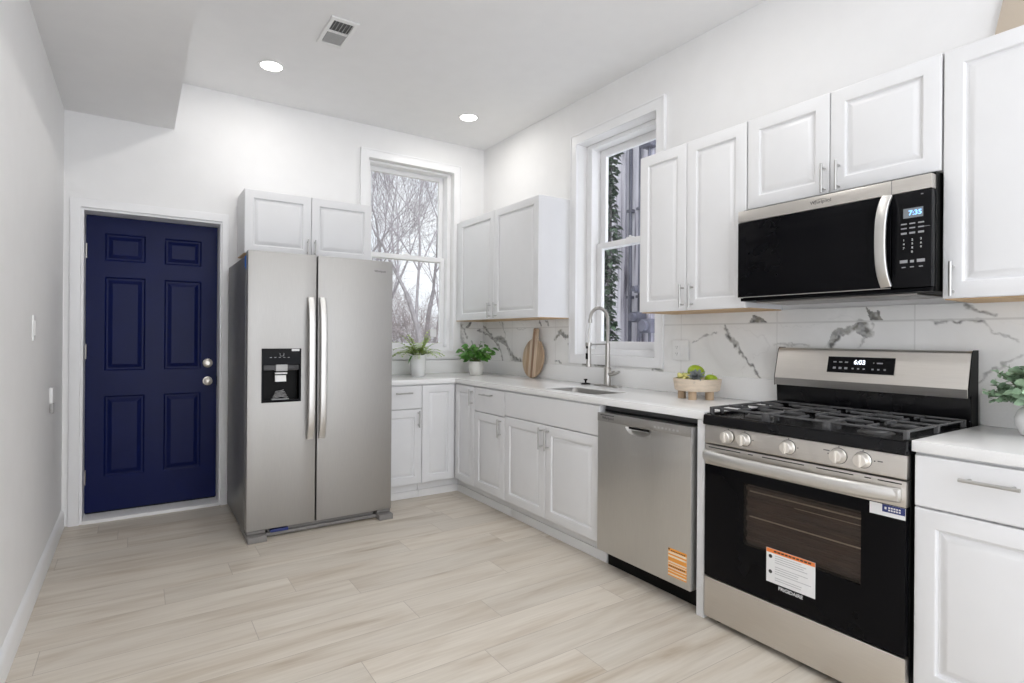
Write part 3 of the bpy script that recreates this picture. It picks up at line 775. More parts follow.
# dispenser
m = MB(); m.slab([hx0 - .006, hx0 + .006, hx1 - .006, hx1 + .006], [hz0 - .006, hz0 + .010, hz1 - .095, hz1 + .006], [(hx0 + .006, hx1 - .006, hz0 + .010, hz1 - .095)], -FD - .005, -FD + .003, lambda u, v, q: (u, q, v), bev=.003)
dp = m.build('dispenser', 'black_gloss', ld)
m = MB()
m.box(hx0 + .004, hx1 - .004, -FD + .062, -FD + .066, hz0 + .002, hz1 - .002)
m.box(hx0 + .002, hx0 + .005, -FD + .003, -FD + .064, hz0 + .002, hz1 - .002); m.box(hx1 - .005, hx1 - .002, -FD + .003, -FD + .064, hz0 + .002, hz1 - .002)
m.box(hx0 + .004, hx1 - .004, -FD + .003, -FD + .064, hz0 + .002, hz0 + .006); m.box(hx0 + .004, hx1 - .004, -FD + .003, -FD + .064, hz1 - .006, hz1 - .002)
m.build('cavity', 'black_plastic', dp, smooth=0)
cxm = (hx0 + hx1) / 2
m = MB(); m.box(hx0 + .008, hx1 - .008, -FD + .002, -FD + .055, hz1 - .128, hz1 - .096, bev=.003); tag(m.build('dispenser_shelf', 'dark_grey', dp), 'dark grey band across the dispenser')
m = MB(); m.box(cxm - .034, cxm + .034, -FD - .007, -FD + .05, hz1 - .133, hz1 - .092, bev=.004); tag(m.build('ice_chute', 'grey_plastic', dp), 'pale grey chute')
m = MB(); m.box(cxm - .036, cxm + .036, -FD + .010, -FD + .03, hz1 - .152, hz1 - .142, bev=.002); m.prism([(-FD + .012, hz1 - .198), (-FD + .022, hz1 - .160), (-FD + .030, hz1 - .160), (-FD + .030, hz1 - .198)], 'x', cxm - .034, cxm + .030); tag(m.build('paddle', 'white_plastic', dp), 'pale dispenser paddle')
m = MB()
for k in range(6): m.tube([(cxm - .05 + .004 * k, -FD + .012 + .004 * k, hz0 + .018 + .008 * k), (cxm, -FD + .006, hz0 + .03 + .007 * k), (cxm + .045 - .006 * k, -FD + .012, hz0 + .014 + .011 * k)], .0016, n=6)
m.box(cxm - .055, cxm + .045, -FD + .002, -FD + .04, hz0 + .010, hz0 + .014)
m.build('drip_grille', 'grey_plastic', dp)
m = MB(); m.box(hx1 - .052, hx1 - .006, -FD - .0058, -FD - .005, hz1 - .010, hz1 + .003); tag(m.build('sticker', 'sticker_white', dp), 'small white sticker')
m = MB()
for k in range(5): m.box(hx0 + .04 + k * .026, hx0 + .052 + k * .026, -FD - .0055, -FD - .005, hz1 - .050, hz1 - .047)
m.tube([(cxm - .012, -FD - .0053, hz1 - .022), (cxm - .010, -FD - .0053, hz1 - .040), (cxm + .010, -FD - .0053, hz1 - .040), (cxm + .012, -FD - .0053, hz1 - .022)], .0015, n=6)
m.build('print', 'print_dim', dp)
front_text('Whirlpool', FW_ - .092, -FD - .0003, 1.676, .019, depth=.0003).build('lettering', 'dark_grey', rd)
# base grille and covers
m = MB(); m.box(.125, FW_ - .115, -.80, -.60, .012, .055, bev=.003); m.box(.10, FW_ - .09, -.822, -.798, .010, .030, bev=.003); m.build('base_grille', 'fridge_plastic', fr)
for x0, x1 in ((.004, .112), (FW_ - .098, FW_ - .002)):
    m = MB(); m.box(x0, x1, -FD - .040, -.60, .0, .036, bev=.004); m.box(x0 + .002, x1 - .002, -FD + .01, -.70, .040, .057, bev=.003); tag(m.build('foot_cover', 'fridge_plastic', fr), 'grey plastic corner cover')
m = MB(); m.box(.14, .245, -.836, -.79, .032, .050, bev=.004); tag(m.build('blue_strip', 'sticker_blue', fr), 'dark blue strip behind the grille')
m = MB(); m.box(-.0012, .0, -.762, -.735, 1.655, 1.722); m.box(-.0012, .03, -.768, -.7655, 1.64, 1.722); tag(m.build('tape', 'blue_tape', fr), 'piece of blue tape')
for x0, x1, yb in ((.02, .09, -.50), (FW_ - .09, FW_ - .02, -.60)):
    m = MB(); m.box(x0, x1, -.765, yb, 1.7225, 1.736, bev=.002); tag(m.build('hinge_cover', 'raw_ply', fr), 'tan cover on top')

# ------------------------------------------------------------------ dishwasher
dw = thing('dishwasher', 'stainless built-in dishwasher with an orange label on its door', 'dishwasher', (0, -2.263, 0), RIGHT)
DWW = .616
m = MB(); m.box(.004, DWW - .006, -.60, -.03, .10, .868); m.build('tub', 'dark_grey', dw, smooth=0)
# door skin with a pocket for the handle
PF = .662
px0, px1, pz0, pz1 = .205, .375, .748, .790
m = MB(); m.slab([.006, px0, px1, .606], [.100, pz0, pz1, .772 + .002, .838], [(px0, px1, pz0, pz1)], -PF, -.604, lambda u, v, q: (u, q, v), bev=.004)
dd = m.build('door', 'stainless_dish', dw)
n = 14; m = MB()
# pocket: a curved scoop with a lip
prev = None
for i in range(n + 1):
    t = i / n; x = px0 + (px1 - px0) * t; dep = .03 * math.sin(PI * t) ** .6
    row = [m.bm.verts.new((x, -PF + .0005, pz1)), m.bm.verts.new((x, -PF + .002 + dep, pz1 - .004)), m.bm.verts.new((x, -PF + .002 + dep * .9, (pz0 + pz1) / 2)), m.bm.verts.new((x, -PF + .001, pz0))]
    if prev:
        for k in range(3): m.bm.faces.new((prev[k], row[k], row[k + 1], prev[k + 1]))
    prev = row
m.build('handle', 'handle_steel', dd)
arcp = [(px0, pz1)] + [((px0 + px1) / 2 - (px1 - px0) / 2 * math.cos(PI * k / 18), pz1 - .002 - (pz1 - pz0 - .003) * math.sin(PI * k / 18) ** .7) for k in range(19)] + [(px1, pz1), (px1, pz0), (px0, pz0)]
m = MB(); m.prism(arcp, 'y', -PF + .0002, -PF + .004); m.build('handle_surround', 'stainless_dish', dd, smooth=0)
m = MB(); m.slab([px0 + .02, px1 - .02], [pz1 - .012, pz1 - .002], [], -PF + .004, -PF + .010, lambda u, v, q: (u, q, v), bev=.001); m.build('handle_shadow_gap', 'black_plastic', dd)
m = MB(); m.box(.007, .605, -PF - .0030, -PF - .0005, .7935, .837, bev=.001); m.build('control_strip', 'stainless', dd)
m = MB(); m.box(.008, .604, -.61, -.60, .842, .850); m.box(.008, .604, -.58, -.56, .850, .874); m.build('top_gap', 'black_plastic', dw, smooth=0)
m = MB()
for k in range(7): m.cyl((.40 + k * .022, -PF - .0040, .812), (.40 + k * .022, -PF - .0030, .812), .0055, n=12)
m.build('buttons', 'grey_plastic', dd)
front_text('Whirlpool', .085, -PF - .0038, .813, .020, depth=.0003).build('lettering', 'dark_grey', dd)
m = MB(); m.box(.03, .13, -PF - .0041, -PF - .0034, .826, .8305); m.build('print', 'dark_grey', dd)
m = MB(); m.box(.483, .586, -PF - .0012, -PF - .0002, .134, .262); lb = m.build('energy_label', 'label_orange', dd); tag(lb, 'orange and white striped label')
m = MB()
for z0, z1 in ((.238, .247), (.222, .230), (.196, .203), (.187, .191), (.169, .174), (.157, .160), (.140, .147)): m.box(.484, .585, -PF - .0016, -PF - .0012, z0, z1)
m.build('label_stripes', 'label_pale', lb, smooth=0)
m = MB(); m.box(.484, .493, -PF - .0020, -PF - .0016, .254, .261); m.build('label_mark', 'print_black', lb, smooth=0)
m = MB()
for k in range(9): m.box(.50 + k * .009, .506 + k * .009, -PF - .0017, -PF - .0012, .250, .2545)
m.build('label_print', 'print_black', lb, smooth=0)
m = MB()
for k in range(9): m.box(.49 + k * .010, .497 + k * .010, -PF - .0017, -PF - .0012, .178, .183)
m.build('label_print', 'print_black', lb, smooth=0)
m = MB(); m.box(.004, DWW - .004, -.575, -.55, .0, .098); m.build('toe_panel', 'black_plastic', dw, smooth=0)

# ------------------------------------------------------------------ gas range
rg = thing('gas_range', 'freestanding stainless gas range with black oven door', 'range', (0, -2.934, 0), RIGHT)
RWD = .760; F = .655
m = MB(); m.box(0.0, RWD, -.625, -.035, .035, .862, bev=.002); m.build('body', 'black_plastic', rg)
# drawer
m = MB(); m.box(.002, RWD - .002, -F, -.627, .026, .200, bev=.003); m.build('drawer', 'stainless_range', rg)
# oven door: stainless top band, black glass with window cut-out
m = MB(); m.box(.002, RWD - .002, -F, -.627, .690, .776, bev=.003); od = m.build('oven_door', 'stainless_range', rg)
wx0, wx1, wz0, wz1 = .185, .625, .392, .645
m = MB(); m.slab([.003, wx0, wx1, RWD - .003], [.206, wz0, wz1, .6895], [(wx0, wx1, wz0, wz1)], -F - .001, -.627, lambda u, v, q: (u, q, v), bev=.002)
m.build('door_glass', 'black_glass', od)
m = MB(); m.box(wx0, wx1, -F + .002, -F + .006, wz0, wz1); m.build('oven_window', 'oven_glass', od, smooth=0)
m = MB(); m.box(wx0 + .001, wx1 - .001, -.6268, -.6255, wz0 + .001, wz1 - .001)
for k in range(6): m.cyl((wx0 + .002, -.6300, wz0 + .022 + k * .042), (wx1 - .002, -.6300, wz0 + .022 + k * .042), .009, n=12)
m.build('oven_cavity', 'oven_inside', od)
m = MB()
for z in (.615, .512): m.tube([(wx0 + .02, -.640, z), (wx1 - .002, -.640, z)], .0028, n=8)
m.tube([(wx0 + .20, -.636, .590), (wx1 - .002, -.636, .590)], .0015, n=6)
m.build('oven_rack', 'rack_steel', od)
m = MB()
for x0, x1 in ((.02, .17), (.205, .225), (.265, .43), (.475, .60), (.635, .655), (.675, .745)): m.box(x0, x1, -F - .0006, -F + .001, .764, .7675)
m.build('vent_slots', 'black_plastic', od, smooth=0)
# bowed handle
pts = []; n = 22
for i in range(n + 1):
    t = i / n; pts.append((.012 + .735 * t, -F - .014 - .044 * (1 - abs(2 * t - 1) ** 4), .732))
m = MB(); m.tube(pts, .018, n=16, flat=(.0245, .014, (0, 0, 1)), taper=[1.0] * (n + 1))
for x in (.026, .733): m.box(x - .014, x + .014, -F - .032, -F + .002, .712, .752, bev=.005)
m.build('handle', 'handle_steel', od)
# stickers
yS = -F - .0014
m = MB(); m.box(.287, .475, yS - .0004, yS, .283, .416); ws = m.build('warning_sticker', 'sticker_white', od, smooth=0); tag(ws, 'white printed sticker with an orange heading')
m = MB(); m.box(.288, .474, yS - .0008, yS - .0004, .3995, .415); m.build('sticker_header', 'sticker_orange', ws, smooth=0)
m = MB(); rnd = random.Random(3)
for k in range(12):
    z = .392 - k * .0085
    if k % 5 == 4: continue
    x1 = .40 + .06 * rnd.random(); m.box(.322, x1 + .01, yS - .0007, yS - .0004, z - .0022, z)
m.build('sticker_lines', 'print_grey', ws, smooth=0)
for z in (.385, .325):
    m = MB(); m.cyl((.304, yS - .0008, z), (.304, yS - .0003, z), .0075, n=10); m.build('sticker_icon', 'print_black', ws, smooth=0)
m = MB()
for k in range(10): m.box(.318 + k * .0145, .329 + k * .0145, yS - .0011, yS - .0008, .4045, .4105)
m.build('heading_print', 'print_black', ws, smooth=0)
front_text('FRIGIDAIRE', .383, yS - .0002, .2695, .0185, depth=.0003, bold=.0003).build('lettering', 'print_white', od)
m = MB(); m.box(.652, .757, yS - .0006, yS, .6500, .6890); es = m.build('energy_sticker', 'sticker_white', od, smooth=0); tag(es, 'white sticker with dark blue corner')
m = MB(); m.box(.690, .756, yS - .0010, yS - .0006, .6640, .6885); m.build('sticker_blue_area', 'sticker_blue', es, smooth=0)
m = MB(); m.box(.697, .703, yS - .0013, yS - .0010, .673, .681)
for k in range(5): m.box(.708 + k * .0075, .7135 + k * .0075, yS - .0013, yS - .0010, .677, .682); m.box(.708 + k * .0075, .7135 + k * .0075, yS - .0013, yS - .0010, .669, .674)
m.build('sticker_print', 'print_white', es, smooth=0)
# control panel with five knobs
m = MB(); m.prism([(-.627, .782), (-F, .782), (-F - .002, .786), (-F + .002, .860), (-.627, .862)], 'x', .001, RWD - .001, bev=.0015); cp = m.build('control_panel', 'stainless_range', rg)
for kx in (.114, .190, .371, .552, .630):
    m = MB()
    Mx = Matrix.Translation((kx, -F, .8235)) @ Matrix.Rotation(PI / 2, 4, 'X')
    m.lathe([(0, 0), (.027, 0), (.027, .004), (.024, .007), (.0225, .026), (.020, .030), (0, .031)], 28, (0, 0, 0), Mx)
    m.box(kx - .0055, kx + .0055, -F - .036, -F - .028, .8235 - .0225, .8235 + .0225, bev=.003)
    kb = m.build('knob', 'range_knob', cp)
    m = MB(); m.lathe([(0, .0003), (.0285, .0003), (.0285, .0022), (0, .0022)], 24, (0, 0, 0), Mx); m.build('knob_ring', 'dark_grey', kb)
m = MB()
for kx, s in ((.114, -1), (.190, 1), (.371, 1), (.552, -1), (.630, 1)):
    m = MB(); m.cyl((kx + s * .036, -F - .0020, .826), (kx + s * .036, -F + .003, .826), .0022, n=8); m.build('knob_mark', 'dark_grey', cp, smooth=0)
    m = MB(); m.box(kx - .001, kx + .001, -F - .001, -F + .003, .853, .857); m.build('knob_tick', 'dark_grey', cp, smooth=0)
m = MB(); m.box(.50, .520, -F - .0018, -F + .003, .835, .838); m.build('burner_mark', 'dark_grey', cp, smooth=0)
m = MB(); m.box(.675, .69, -F - .0018, -F + .003, .826, .829); m.build('burner_mark', 'dark_grey', cp, smooth=0)
# cooktop
CT = .900
m = MB(); m.prism([(-.628, .863), (-F - .012, .863), (-F - .014, .868), (-F - .010, CT + .004), (-F + .004, CT + .008), (-F + .024, CT), (-.115, CT), (-.10, .905), (-.10, .863)], 'x', .0, RWD, bev=.0015); ck = m.build('cooktop', 'black_enamel', rg)
for x in (0.0, RWD - .016):
    m = MB(); m.box(x, x + .016, -F + .012, -.10, CT - .004, CT + .010, bev=.003); m.build('cooktop_rim', 'black_enamel', ck)
burn = [(.155, -.50, .042), (.155, -.235, .036), (.38, -.37, .050), (.605, -.50, .046), (.605, -.235, .036)]
for bx, by, br in burn:
    m = MB(); m.lathe([(0, 0), (br + .012, 0), (br + .012, .003), (br + .002, .006), (br, .012), (0, .012)], 24, (bx, by, CT)); bb = m.build('burner', 'burner_metal', ck)
    m = MB(); m.lathe([(0, 0), (br * .86, 0), (br * .88, .004), (br * .80, .007), (0, .008)], 24, (bx, by, CT + .0122)); m.build('burner_cap', 'cast_iron', bb)
# three cast-iron grates
gz = .942
def grate(x0, x1):
    m = MB(); y0, y1 = -F + .030, -.130; r = .0055
    def bar(a, b, h=.010, w=.0042):
        a, b = Vector(a), Vector(b); d = (b - a).normalized()
        m.tube([a, b], w, n=8, flat=(w, h / 2, (d.y, -d.x, 0)))
    z = gz - .008
    for a, b in (((x0, y0, z), (x1, y0, z)), ((x0, y1, z), (x1, y1, z)), ((x0, y0, z), (x0, y1, z)), ((x1, y0, z), (x1, y1, z)), ((x0, (y0 + y1) / 2, z), (x1, (y0 + y1) / 2, z))): bar(a, b)
    xm = (x0 + x1) / 2
    for yc in ((y0 * .75 + y1 * .25), (y0 * .25 + y1 * .75)):
        q = .028
        for a, b in (((x0, yc, z), (xm - q, yc, z)), ((x1, yc, z), (xm + q, yc, z)), ((xm, yc - .115, z), (xm, yc - q, z)), ((xm, yc + .115, z), (xm, yc + q, z))): bar(a, b, .013)
    for fx in (x0, x1):
        for fy in (y0, (y0 + y1) / 2, y1): m.box(fx - .007, fx + .007, fy - .009, fy + .009, CT + .0005, gz - .004, bev=.002)
    for yy in (y0 + .07, y1 - .07): m.box(x0 - .006, x0 + .006, yy - .006, yy + .006, CT + .004, gz - .006)
    m.build('grate', 'cast_iron', rg)
grate(.014, .256); grate(.269, .491); grate(.504, .746)
# backguard
m = MB(); m.box(.002, RWD - .002, -.098, -.030, .905, 1.036, bev=.003); bg = m.build('backguard', 'black_enamel', rg)
m = MB(); m.prism([(-.030, 1.0365), (-.095, 1.0365), (-.112, 1.016), (-.122, 1.018), (-.124, 1.052), (-.090, 1.188), (-.078, 1.196), (-.030, 1.196)], 'x', .004, RWD - .004, bev=.0015); bf = m.build('backguard_front', 'stainless_range', bg)
m = MB(); m.prism([(-.1222, 1.0165), (-.1245, 1.0505), (-.1232, 1.0505), (-.1215, 1.0165)], 'x', .006, RWD - .006); tag(m.build('lower_strip', 'stainless_dark', bf), 'darker brushed strip along the bottom')
for x in (RWD - .0035, .0005):
    m = MB(); m.prism([(-.026, .906), (-.092, .906), (-.100, 1.03), (-.121, 1.014), (-.123, 1.053), (-.088, 1.190), (-.076, 1.199), (-.026, 1.199)], 'x', x, x + .003)
    m.build('side_cap', 'black_plastic', bg)
# tilted display
sl = math.atan2(.034, .136)
MD = Matrix.Translation((0, -.1074, 1.125)) @ Matrix.Rotation(-sl, 4, 'X')
def dbox(m, x0, x1, z0, z1, y0, y1): m.box(x0, x1, y0, y1, z0, z1); return m
m = MB(); dbox(m, .245, .510, -.036, .036, -.0022, .001); m.xf(MD); dsp = m.build('display', 'panel_black', bf)
text_mb('6:03', .027, MD @ Matrix.Translation((.377, -.0026, .012)) @ Matrix.Rotation(PI / 2, 4, 'X'), depth=.0003, bold=.0006).build('clock_digits', 'led_white', dsp)
icons = [(x - .007, x + .006, .009, .014) for x in (.276, .300, .324)] + [(x - .006, x + .006, -.020, -.011) for x in (.276, .300, .324)]
icons += [(x - .004, x + .004, -.019, -.013) for x in (.352, .374, .396, .430, .452, .476)] + [(.430, .434, .010, .014), (.444, .466, .009, .014)]
for x0, x1, z0, z1 in icons:
    m = MB(); m.box(x0, x1, -.0027, -.0022, z0, z1); m.xf(MD); m.build('display_icon', 'print_dim', dsp, smooth=0)
for x, y in ((.045, -.60), (RWD - .045, -.60), (.045, -.10), (RWD - .045, -.10)):
    m = MB(); m.cyl((x, y, 0), (x, y, .012), .016, .014, n=14); m.cyl((x, y, .012), (x, y, .036), .008, n=10); m.build('foot', 'black_plastic', rg)

# ------------------------------------------------------------------ microwave
mw = thing('microwave', 'over-the-range stainless and black microwave above the stove', 'microwave', (0, -2.9125, 1.408), RIGHT)
MWW = .752; MF = .392
m = MB(); m.box(0.0, MWW, -.350, -.013, .004, .434, bev=.002); m.build('body', 'black_plastic', mw)
zt = .368
m = MB(); m.box(0.0, MWW, -MF, -.352, zt + .0015, .422, bev=.003); m.build('top_band', 'stainless_range', mw)
m = MB(); m.box(.627, .6285, -MF - .0004, -MF + .002, zt + .002, .4215); m.build('band_seam', 'dark_grey', mw, smooth=0)
m = MB(); m.box(0.0, .627, -MF, -.352, .020, zt, bev=.003); md_ = m.build('door', 'black_glass', mw)
m = MB(); m.box(.040, .545, -MF - .0006, -MF + .001, .060, zt - .045, bev=.0003); m.build('window', 'black_glass', md_)
m = MB(); m.box(.630, MWW, -MF, -.352, .020, zt, bev=.003); pn = m.build('control_panel', 'panel_black', mw)
m = MB(); m.box(.004, MWW - .004, -MF + .018, -.352, .004, .0185, bev=.002); m.build('vent_grille', 'black_gloss', mw)
m = MB(); m.box(.06, MWW - .06, -.34, -.08, -.004, .0035, bev=.0015); m.build('bottom_plate', 'stainless_dark', mw)
m = MB(); m.box(.002, .626, -MF - .001, -MF + .004, .0195, .0225); m.build('door_trim', 'nickel', mw)
pts = []; n = 16
for i in range(n + 1):
    t = i / n; b = 1 - (2 * t - 1) ** 2
    pts.append((.617 - .010 * b, -MF - .010 - .030 * (1 - abs(2 * t - 1) ** 4), .028 + .335 * t))
m = MB(); m.tube(pts, .015, n=20, flat=(.0185, .008, (1, 0, 0)), sq=.45)
for z in (.042, .350): m.box(.606, .624, -MF - .022, -MF + .002, z - .012, z + .012, bev=.003)
m.build('handle', 'handle_steel', md_)
front_text('Whirlpool', .372, -MF - .0003, .396, .020, depth=.0003).build('lettering', 'dark_grey', mw)
m = MB(); m.tube([(.372 + .028 * math.cos(a), -MF - .0004, .396 + .011 * math.sin(a)) for a in [k * PI / 10 - .4 for k in range(15)]], .0006, n=5); m.build('emblem', 'dark_grey', mw)
m = MB(); m.box(.666, .727, -MF - .0008, -MF + .001, .273, .308); lc = m.build('clock_display', 'lcd_grey', pn, smooth=0)
front_text('7:35', .703, -MF - .0012, .290, .024, depth=.0003, bold=.0006).build('clock_digits', 'lcd_blue', lc)
m = MB()
for r, z in enumerate((.252, .236, .219)):
    for x in (.668, .694, .721): m.box(x - .009, x + .009, -MF - .0006, -MF + .0005, z - (.002 if r < 2 else .0045), z + .0025)
m.box(.727, .748, -MF - .0006, -MF + .0005, .2355, .2365)
for x in (.668, .721): m.box(x - .012, x + .012, -MF - .0006, -MF + .0005, .110, .121)
m.box(.688, .700, -MF - .0006, -MF + .0005, .110, .119)
for x in (.668, .694, .721): m.box(x - .006, x + .006, -MF - .0006, -MF + .0005, .0925, .096)
m.box(.72, .727, -MF - .0006, -MF + .0005, .352, .355)
m.build('panel_print', 'print_dim', pn, smooth=0)
for k, ch in enumerate('123456789'):
    front_text(ch, .668 + .0265 * (k % 3), -MF - .0006, .193 - .0145 * (k // 3), .011, depth=.0003).build('key_digit', 'print_white', pn)
front_text('0', .694, -MF - .0006, .149, .011, depth=.0003).build('key_digit', 'print_white', pn)

# ------------------------------------------------------------------ faucet and things on the counter
FX, FY = -.080, -1.745
fc = thing('faucet', 'tall brushed nickel spring-neck kitchen faucet behind the sink', 'faucet', (FX, FY, TOPZ))
m = MB(); m.prism([(x, y) for x, y in rrect(.030, .125, .029)], 'z', 0.0, .008, bev=.001); m.build('deck_plate', 'nickel', fc)
m = MB(); m.lathe([(0, .006), (.027, .006), (.027, .012), (.024, .016), (.024, .12), (.021, .125), (.0165, .13), (.0165, .29), (.0, .29)], 24); m.build('post', 'nickel', fc)
arc = []; Rr = .080
for k in range(21):
    a = PI * k / 20; arc.append((-Rr + Rr * math.cos(a), 0, .445 + Rr * math.sin(a)))
riser = [(0, 0, .285), (0, 0, .36)] + arc
m = MB(); m.tube(riser, .0085, n=12); m.build('neck', 'nickel', fc)
m = MB(); hel = []
L_ = [Vector(p) for p in [(0, 0, .30), (0, 0, .36)] + arc]
seg = [(a, b) for a, b in zip(L_, L_[1:])]; tot = sum((b - a).length for a, b in seg); turns = 46; acc = 0; ph = 0
for a, b in seg:
    d = (b - a); k = max(2, int(d.length / tot * turns * 8)); dn = d.normalized(); s1 = Vector((0, 1, 0)); s2 = dn.cross(s1)
    for i in range(k):
        q = a + d * (i / k); th = 2 * PI * turns * (acc + d.length * i / k) / tot
        hel.append(q + (s1 * math.cos(th) + s2 * math.sin(th)) * 0.0102)
    acc += d.length
m.tube(hel, .0024, n=5); m.build('spring', 'nickel', fc)
ex = -2 * Rr
m = MB(); m.cyl((ex, 0, .448), (ex, 0, .425), .0135, n=16); m.tube([(ex, 0, .425), (ex - .012, 0, .36), (ex - .012, 0, .29)], .0050, n=10); m.build('hose', 'nickel', fc)
m = MB(); m.lathe([(0, .135), (.018, .135), (.019, .145), (.015, .16), (.0145, .26), (.016, .275), (.010, .292), (0, .292)], 20, (ex - .012, 0, 0)); sh = m.build('spray_head', 'nickel', fc)
m = MB(); m.box(ex - .032, ex - .024, -.008, .008, .185, .225, bev=.002); m.box(ex - .030, ex - .024, -.008, .008, .255, .285, bev=.002); tag(m.build('spray_button', 'black_plastic', sh), 'black spray buttons')
m = MB(); m.cyl((-.01, 0, .285), (ex + .0, 0, .282), .006, n=12); m.lathe([(.0165, .272), (.0215, .272), (.0215, .294), (.0165, .294)], 18, (ex - .012, 0, 0)); m.build('dock_arm', 'nickel', fc)
m = MB(); m.cyl((0, -.020, .085), (0, -.062, .092), .0165, .0165, n=18); m.tube([(0, -.055, .090), (-.006, -.085, .092), (-.012, -.12, .104)], .0105, n=10, taper=[1, .9, .8]); m.build('lever', 'nickel', fc)
st = thing('sink_stopper', 'black knob-topped sink stopper lying left of the faucet', 'stopper', (-.095, -1.545, TOPZ))
m = MB(); m.lathe([(0, 0), (.033, 0), (.034, .004), (.026, .008), (.010, .010), (0, .010)], 24); m.build('disc', 'black_plastic', st)
m = MB(); m.lathe([(0, .010), (.006, .010), (.006, .024), (.013, .028), (.013, .036), (0, .038)], 18); m.build('knob', 'black_plastic', st)

# cutting board leaning on the upstand
cb = thing('cutting_board', 'oval striped wooden cutting board leaning against the backsplash', 'cutting board', (-.072, -.872, TOPZ + .001), RIGHT)
out = []; a_, b_, cz = .138, .158, .158
for k in range(41):
    th = math.radians(-90) + 2 * PI * k / 41
    x, z = a_ * math.cos(th), cz + b_ * math.sin(th)
    out.append((x, z))
pl = [p for p in out if not (abs(p[0]) < .045 and p[1] > cz)]
i0 = max(range(len(pl)), key=lambda i: (pl[i][0] > 0) * pl[i][1])
pl = pl[:i0 + 1] + [(.036, .314), (.031, .330), (.031, .390), (.024, .402), (-.024, .402), (-.031, .390), (-.031, .330), (-.036, .314)] + pl[i0 + 1:]
m = MB(); m.prism(pl, 'y', -.0085, .0085, bev=.003)
m.xf(Matrix.Rotation(math.radians(-5.0), 4, 'X') @ Matrix.Rotation(math.radians(3.0), 4, 'Y'))
m.build('board', 'striped_board', cb)
m = MB(); m.tube([(.010 * math.cos(k * PI / 6), -.0095 - .0, .383 + .010 * math.sin(k * PI / 6)) for k in range(13)], .0018, n=6); m.xf(Matrix.Rotation(math.radians(-5.0), 4, 'X') @ Matrix.Rotation(math.radians(3.0), 4, 'Y')); tag(m.build('hanging_ring', 'tray_leg_wood', cb), 'darker rim of the hanging hole')

# plants ----------------------------------------------------------------
def leaf(m, base, d, up, L_, W_, bend=0.25, n=5, cup=.15):
    d = Vector(d).normalized(); s = d.cross(Vector(up)); s = s.normalized() if s.length > 1e-4 else d.orthogonal().normalized()
    nrm = s.cross(d); base = Vector(base); rows = []
    for i in range(n + 1):
        t = i / n; w = W_ / 2 * math.sin(PI * (t ** .8) * .96 + .04) if i < n else W_ * .02
        c = base + d * (L_ * t) - nrm * 0 + Vector((0, 0, -1)) * (bend * L_ * t * t)
        rows.append([m.bm.verts.new(c - s * w + nrm * w * cup), m.bm.verts.new(c), m.bm.verts.new(c + s * w + nrm * w * cup)])
    for a, b in zip(rows, rows[1:]):
        m.bm.faces.new((a[0], a[1], b[1], b[0])); m.bm.faces.new((a[1], a[2], b[2], b[1]))
def pot(root, prof, mat, z_soil, r_soil):
    m = MB(); m.lathe(prof, 36); m.build('pot', mat, root)
    m = MB(); m.lathe([(0, z_soil - .01), (r_soil, z_soil - .01), (r_soil * .95, z_soil), (0, z_soil + .006)], 24); m.build('soil', 'soil', root)
# fern
p1 = thing('potted_fern', 'light green fern in a white pot under the back window', 'plant', (-.80, -.285, TOPZ))
pot(p1, [(0, 0), (.050, 0), (.055, .006), (.062, .06), (.067, .165), (.069, .176), (.064, .176), (.060, .12), (.0, .118)], 'ceramic_white', .165, .061)
rnd = random.Random(11); m = MB(); ms = MB()
for k in range(46):
    az = 2 * PI * k / 46 + rnd.uniform(-.15, .15); el = math.radians(rnd.uniform(22, 78)); ln = rnd.uniform(.13, .225)
    p = Vector((.02 * math.cos(az), .02 * math.sin(az), .166)); d = Vector((math.cos(az) * math.cos(el), math.sin(az) * math.cos(el), math.sin(el)))
    pts = [p.copy()]; S = 9
    for i in range(S):
        d = (d + Vector((0, 0, -.05 - .018 * i))).normalized(); p = p + d * (ln / S); pts.append(p.copy())
        if i > 0:
            s = d.cross(Vector((0, 0, 1))).normalized()
            for q in (-1, 1):
                leaf(m, p, s * q + d * .7 + Vector((0, 0, rnd.uniform(-.1, .35))), (0, 0, 1), rnd.uniform(.030, .046) * (1.15 - .5 * i / S), .015, .15, 3)
    ms.tube(pts, .0014, n=5, taper=[1 - .6 * i / S for i in range(S + 1)])
fo = m.build('fronds', 'leaf_fern', p1, smooth=0); ms.build('stems', 'stem_green', p1)
m = MB(); leaf(m, (-.06, -.02, .175), (-.6, -.35, -.55), (0, 0, 1), .075, .016, .3, 5); tag(m.build('drooping_leaf', 'leaf_dark', p1, smooth=0), 'dark leaf drooping over the rim')
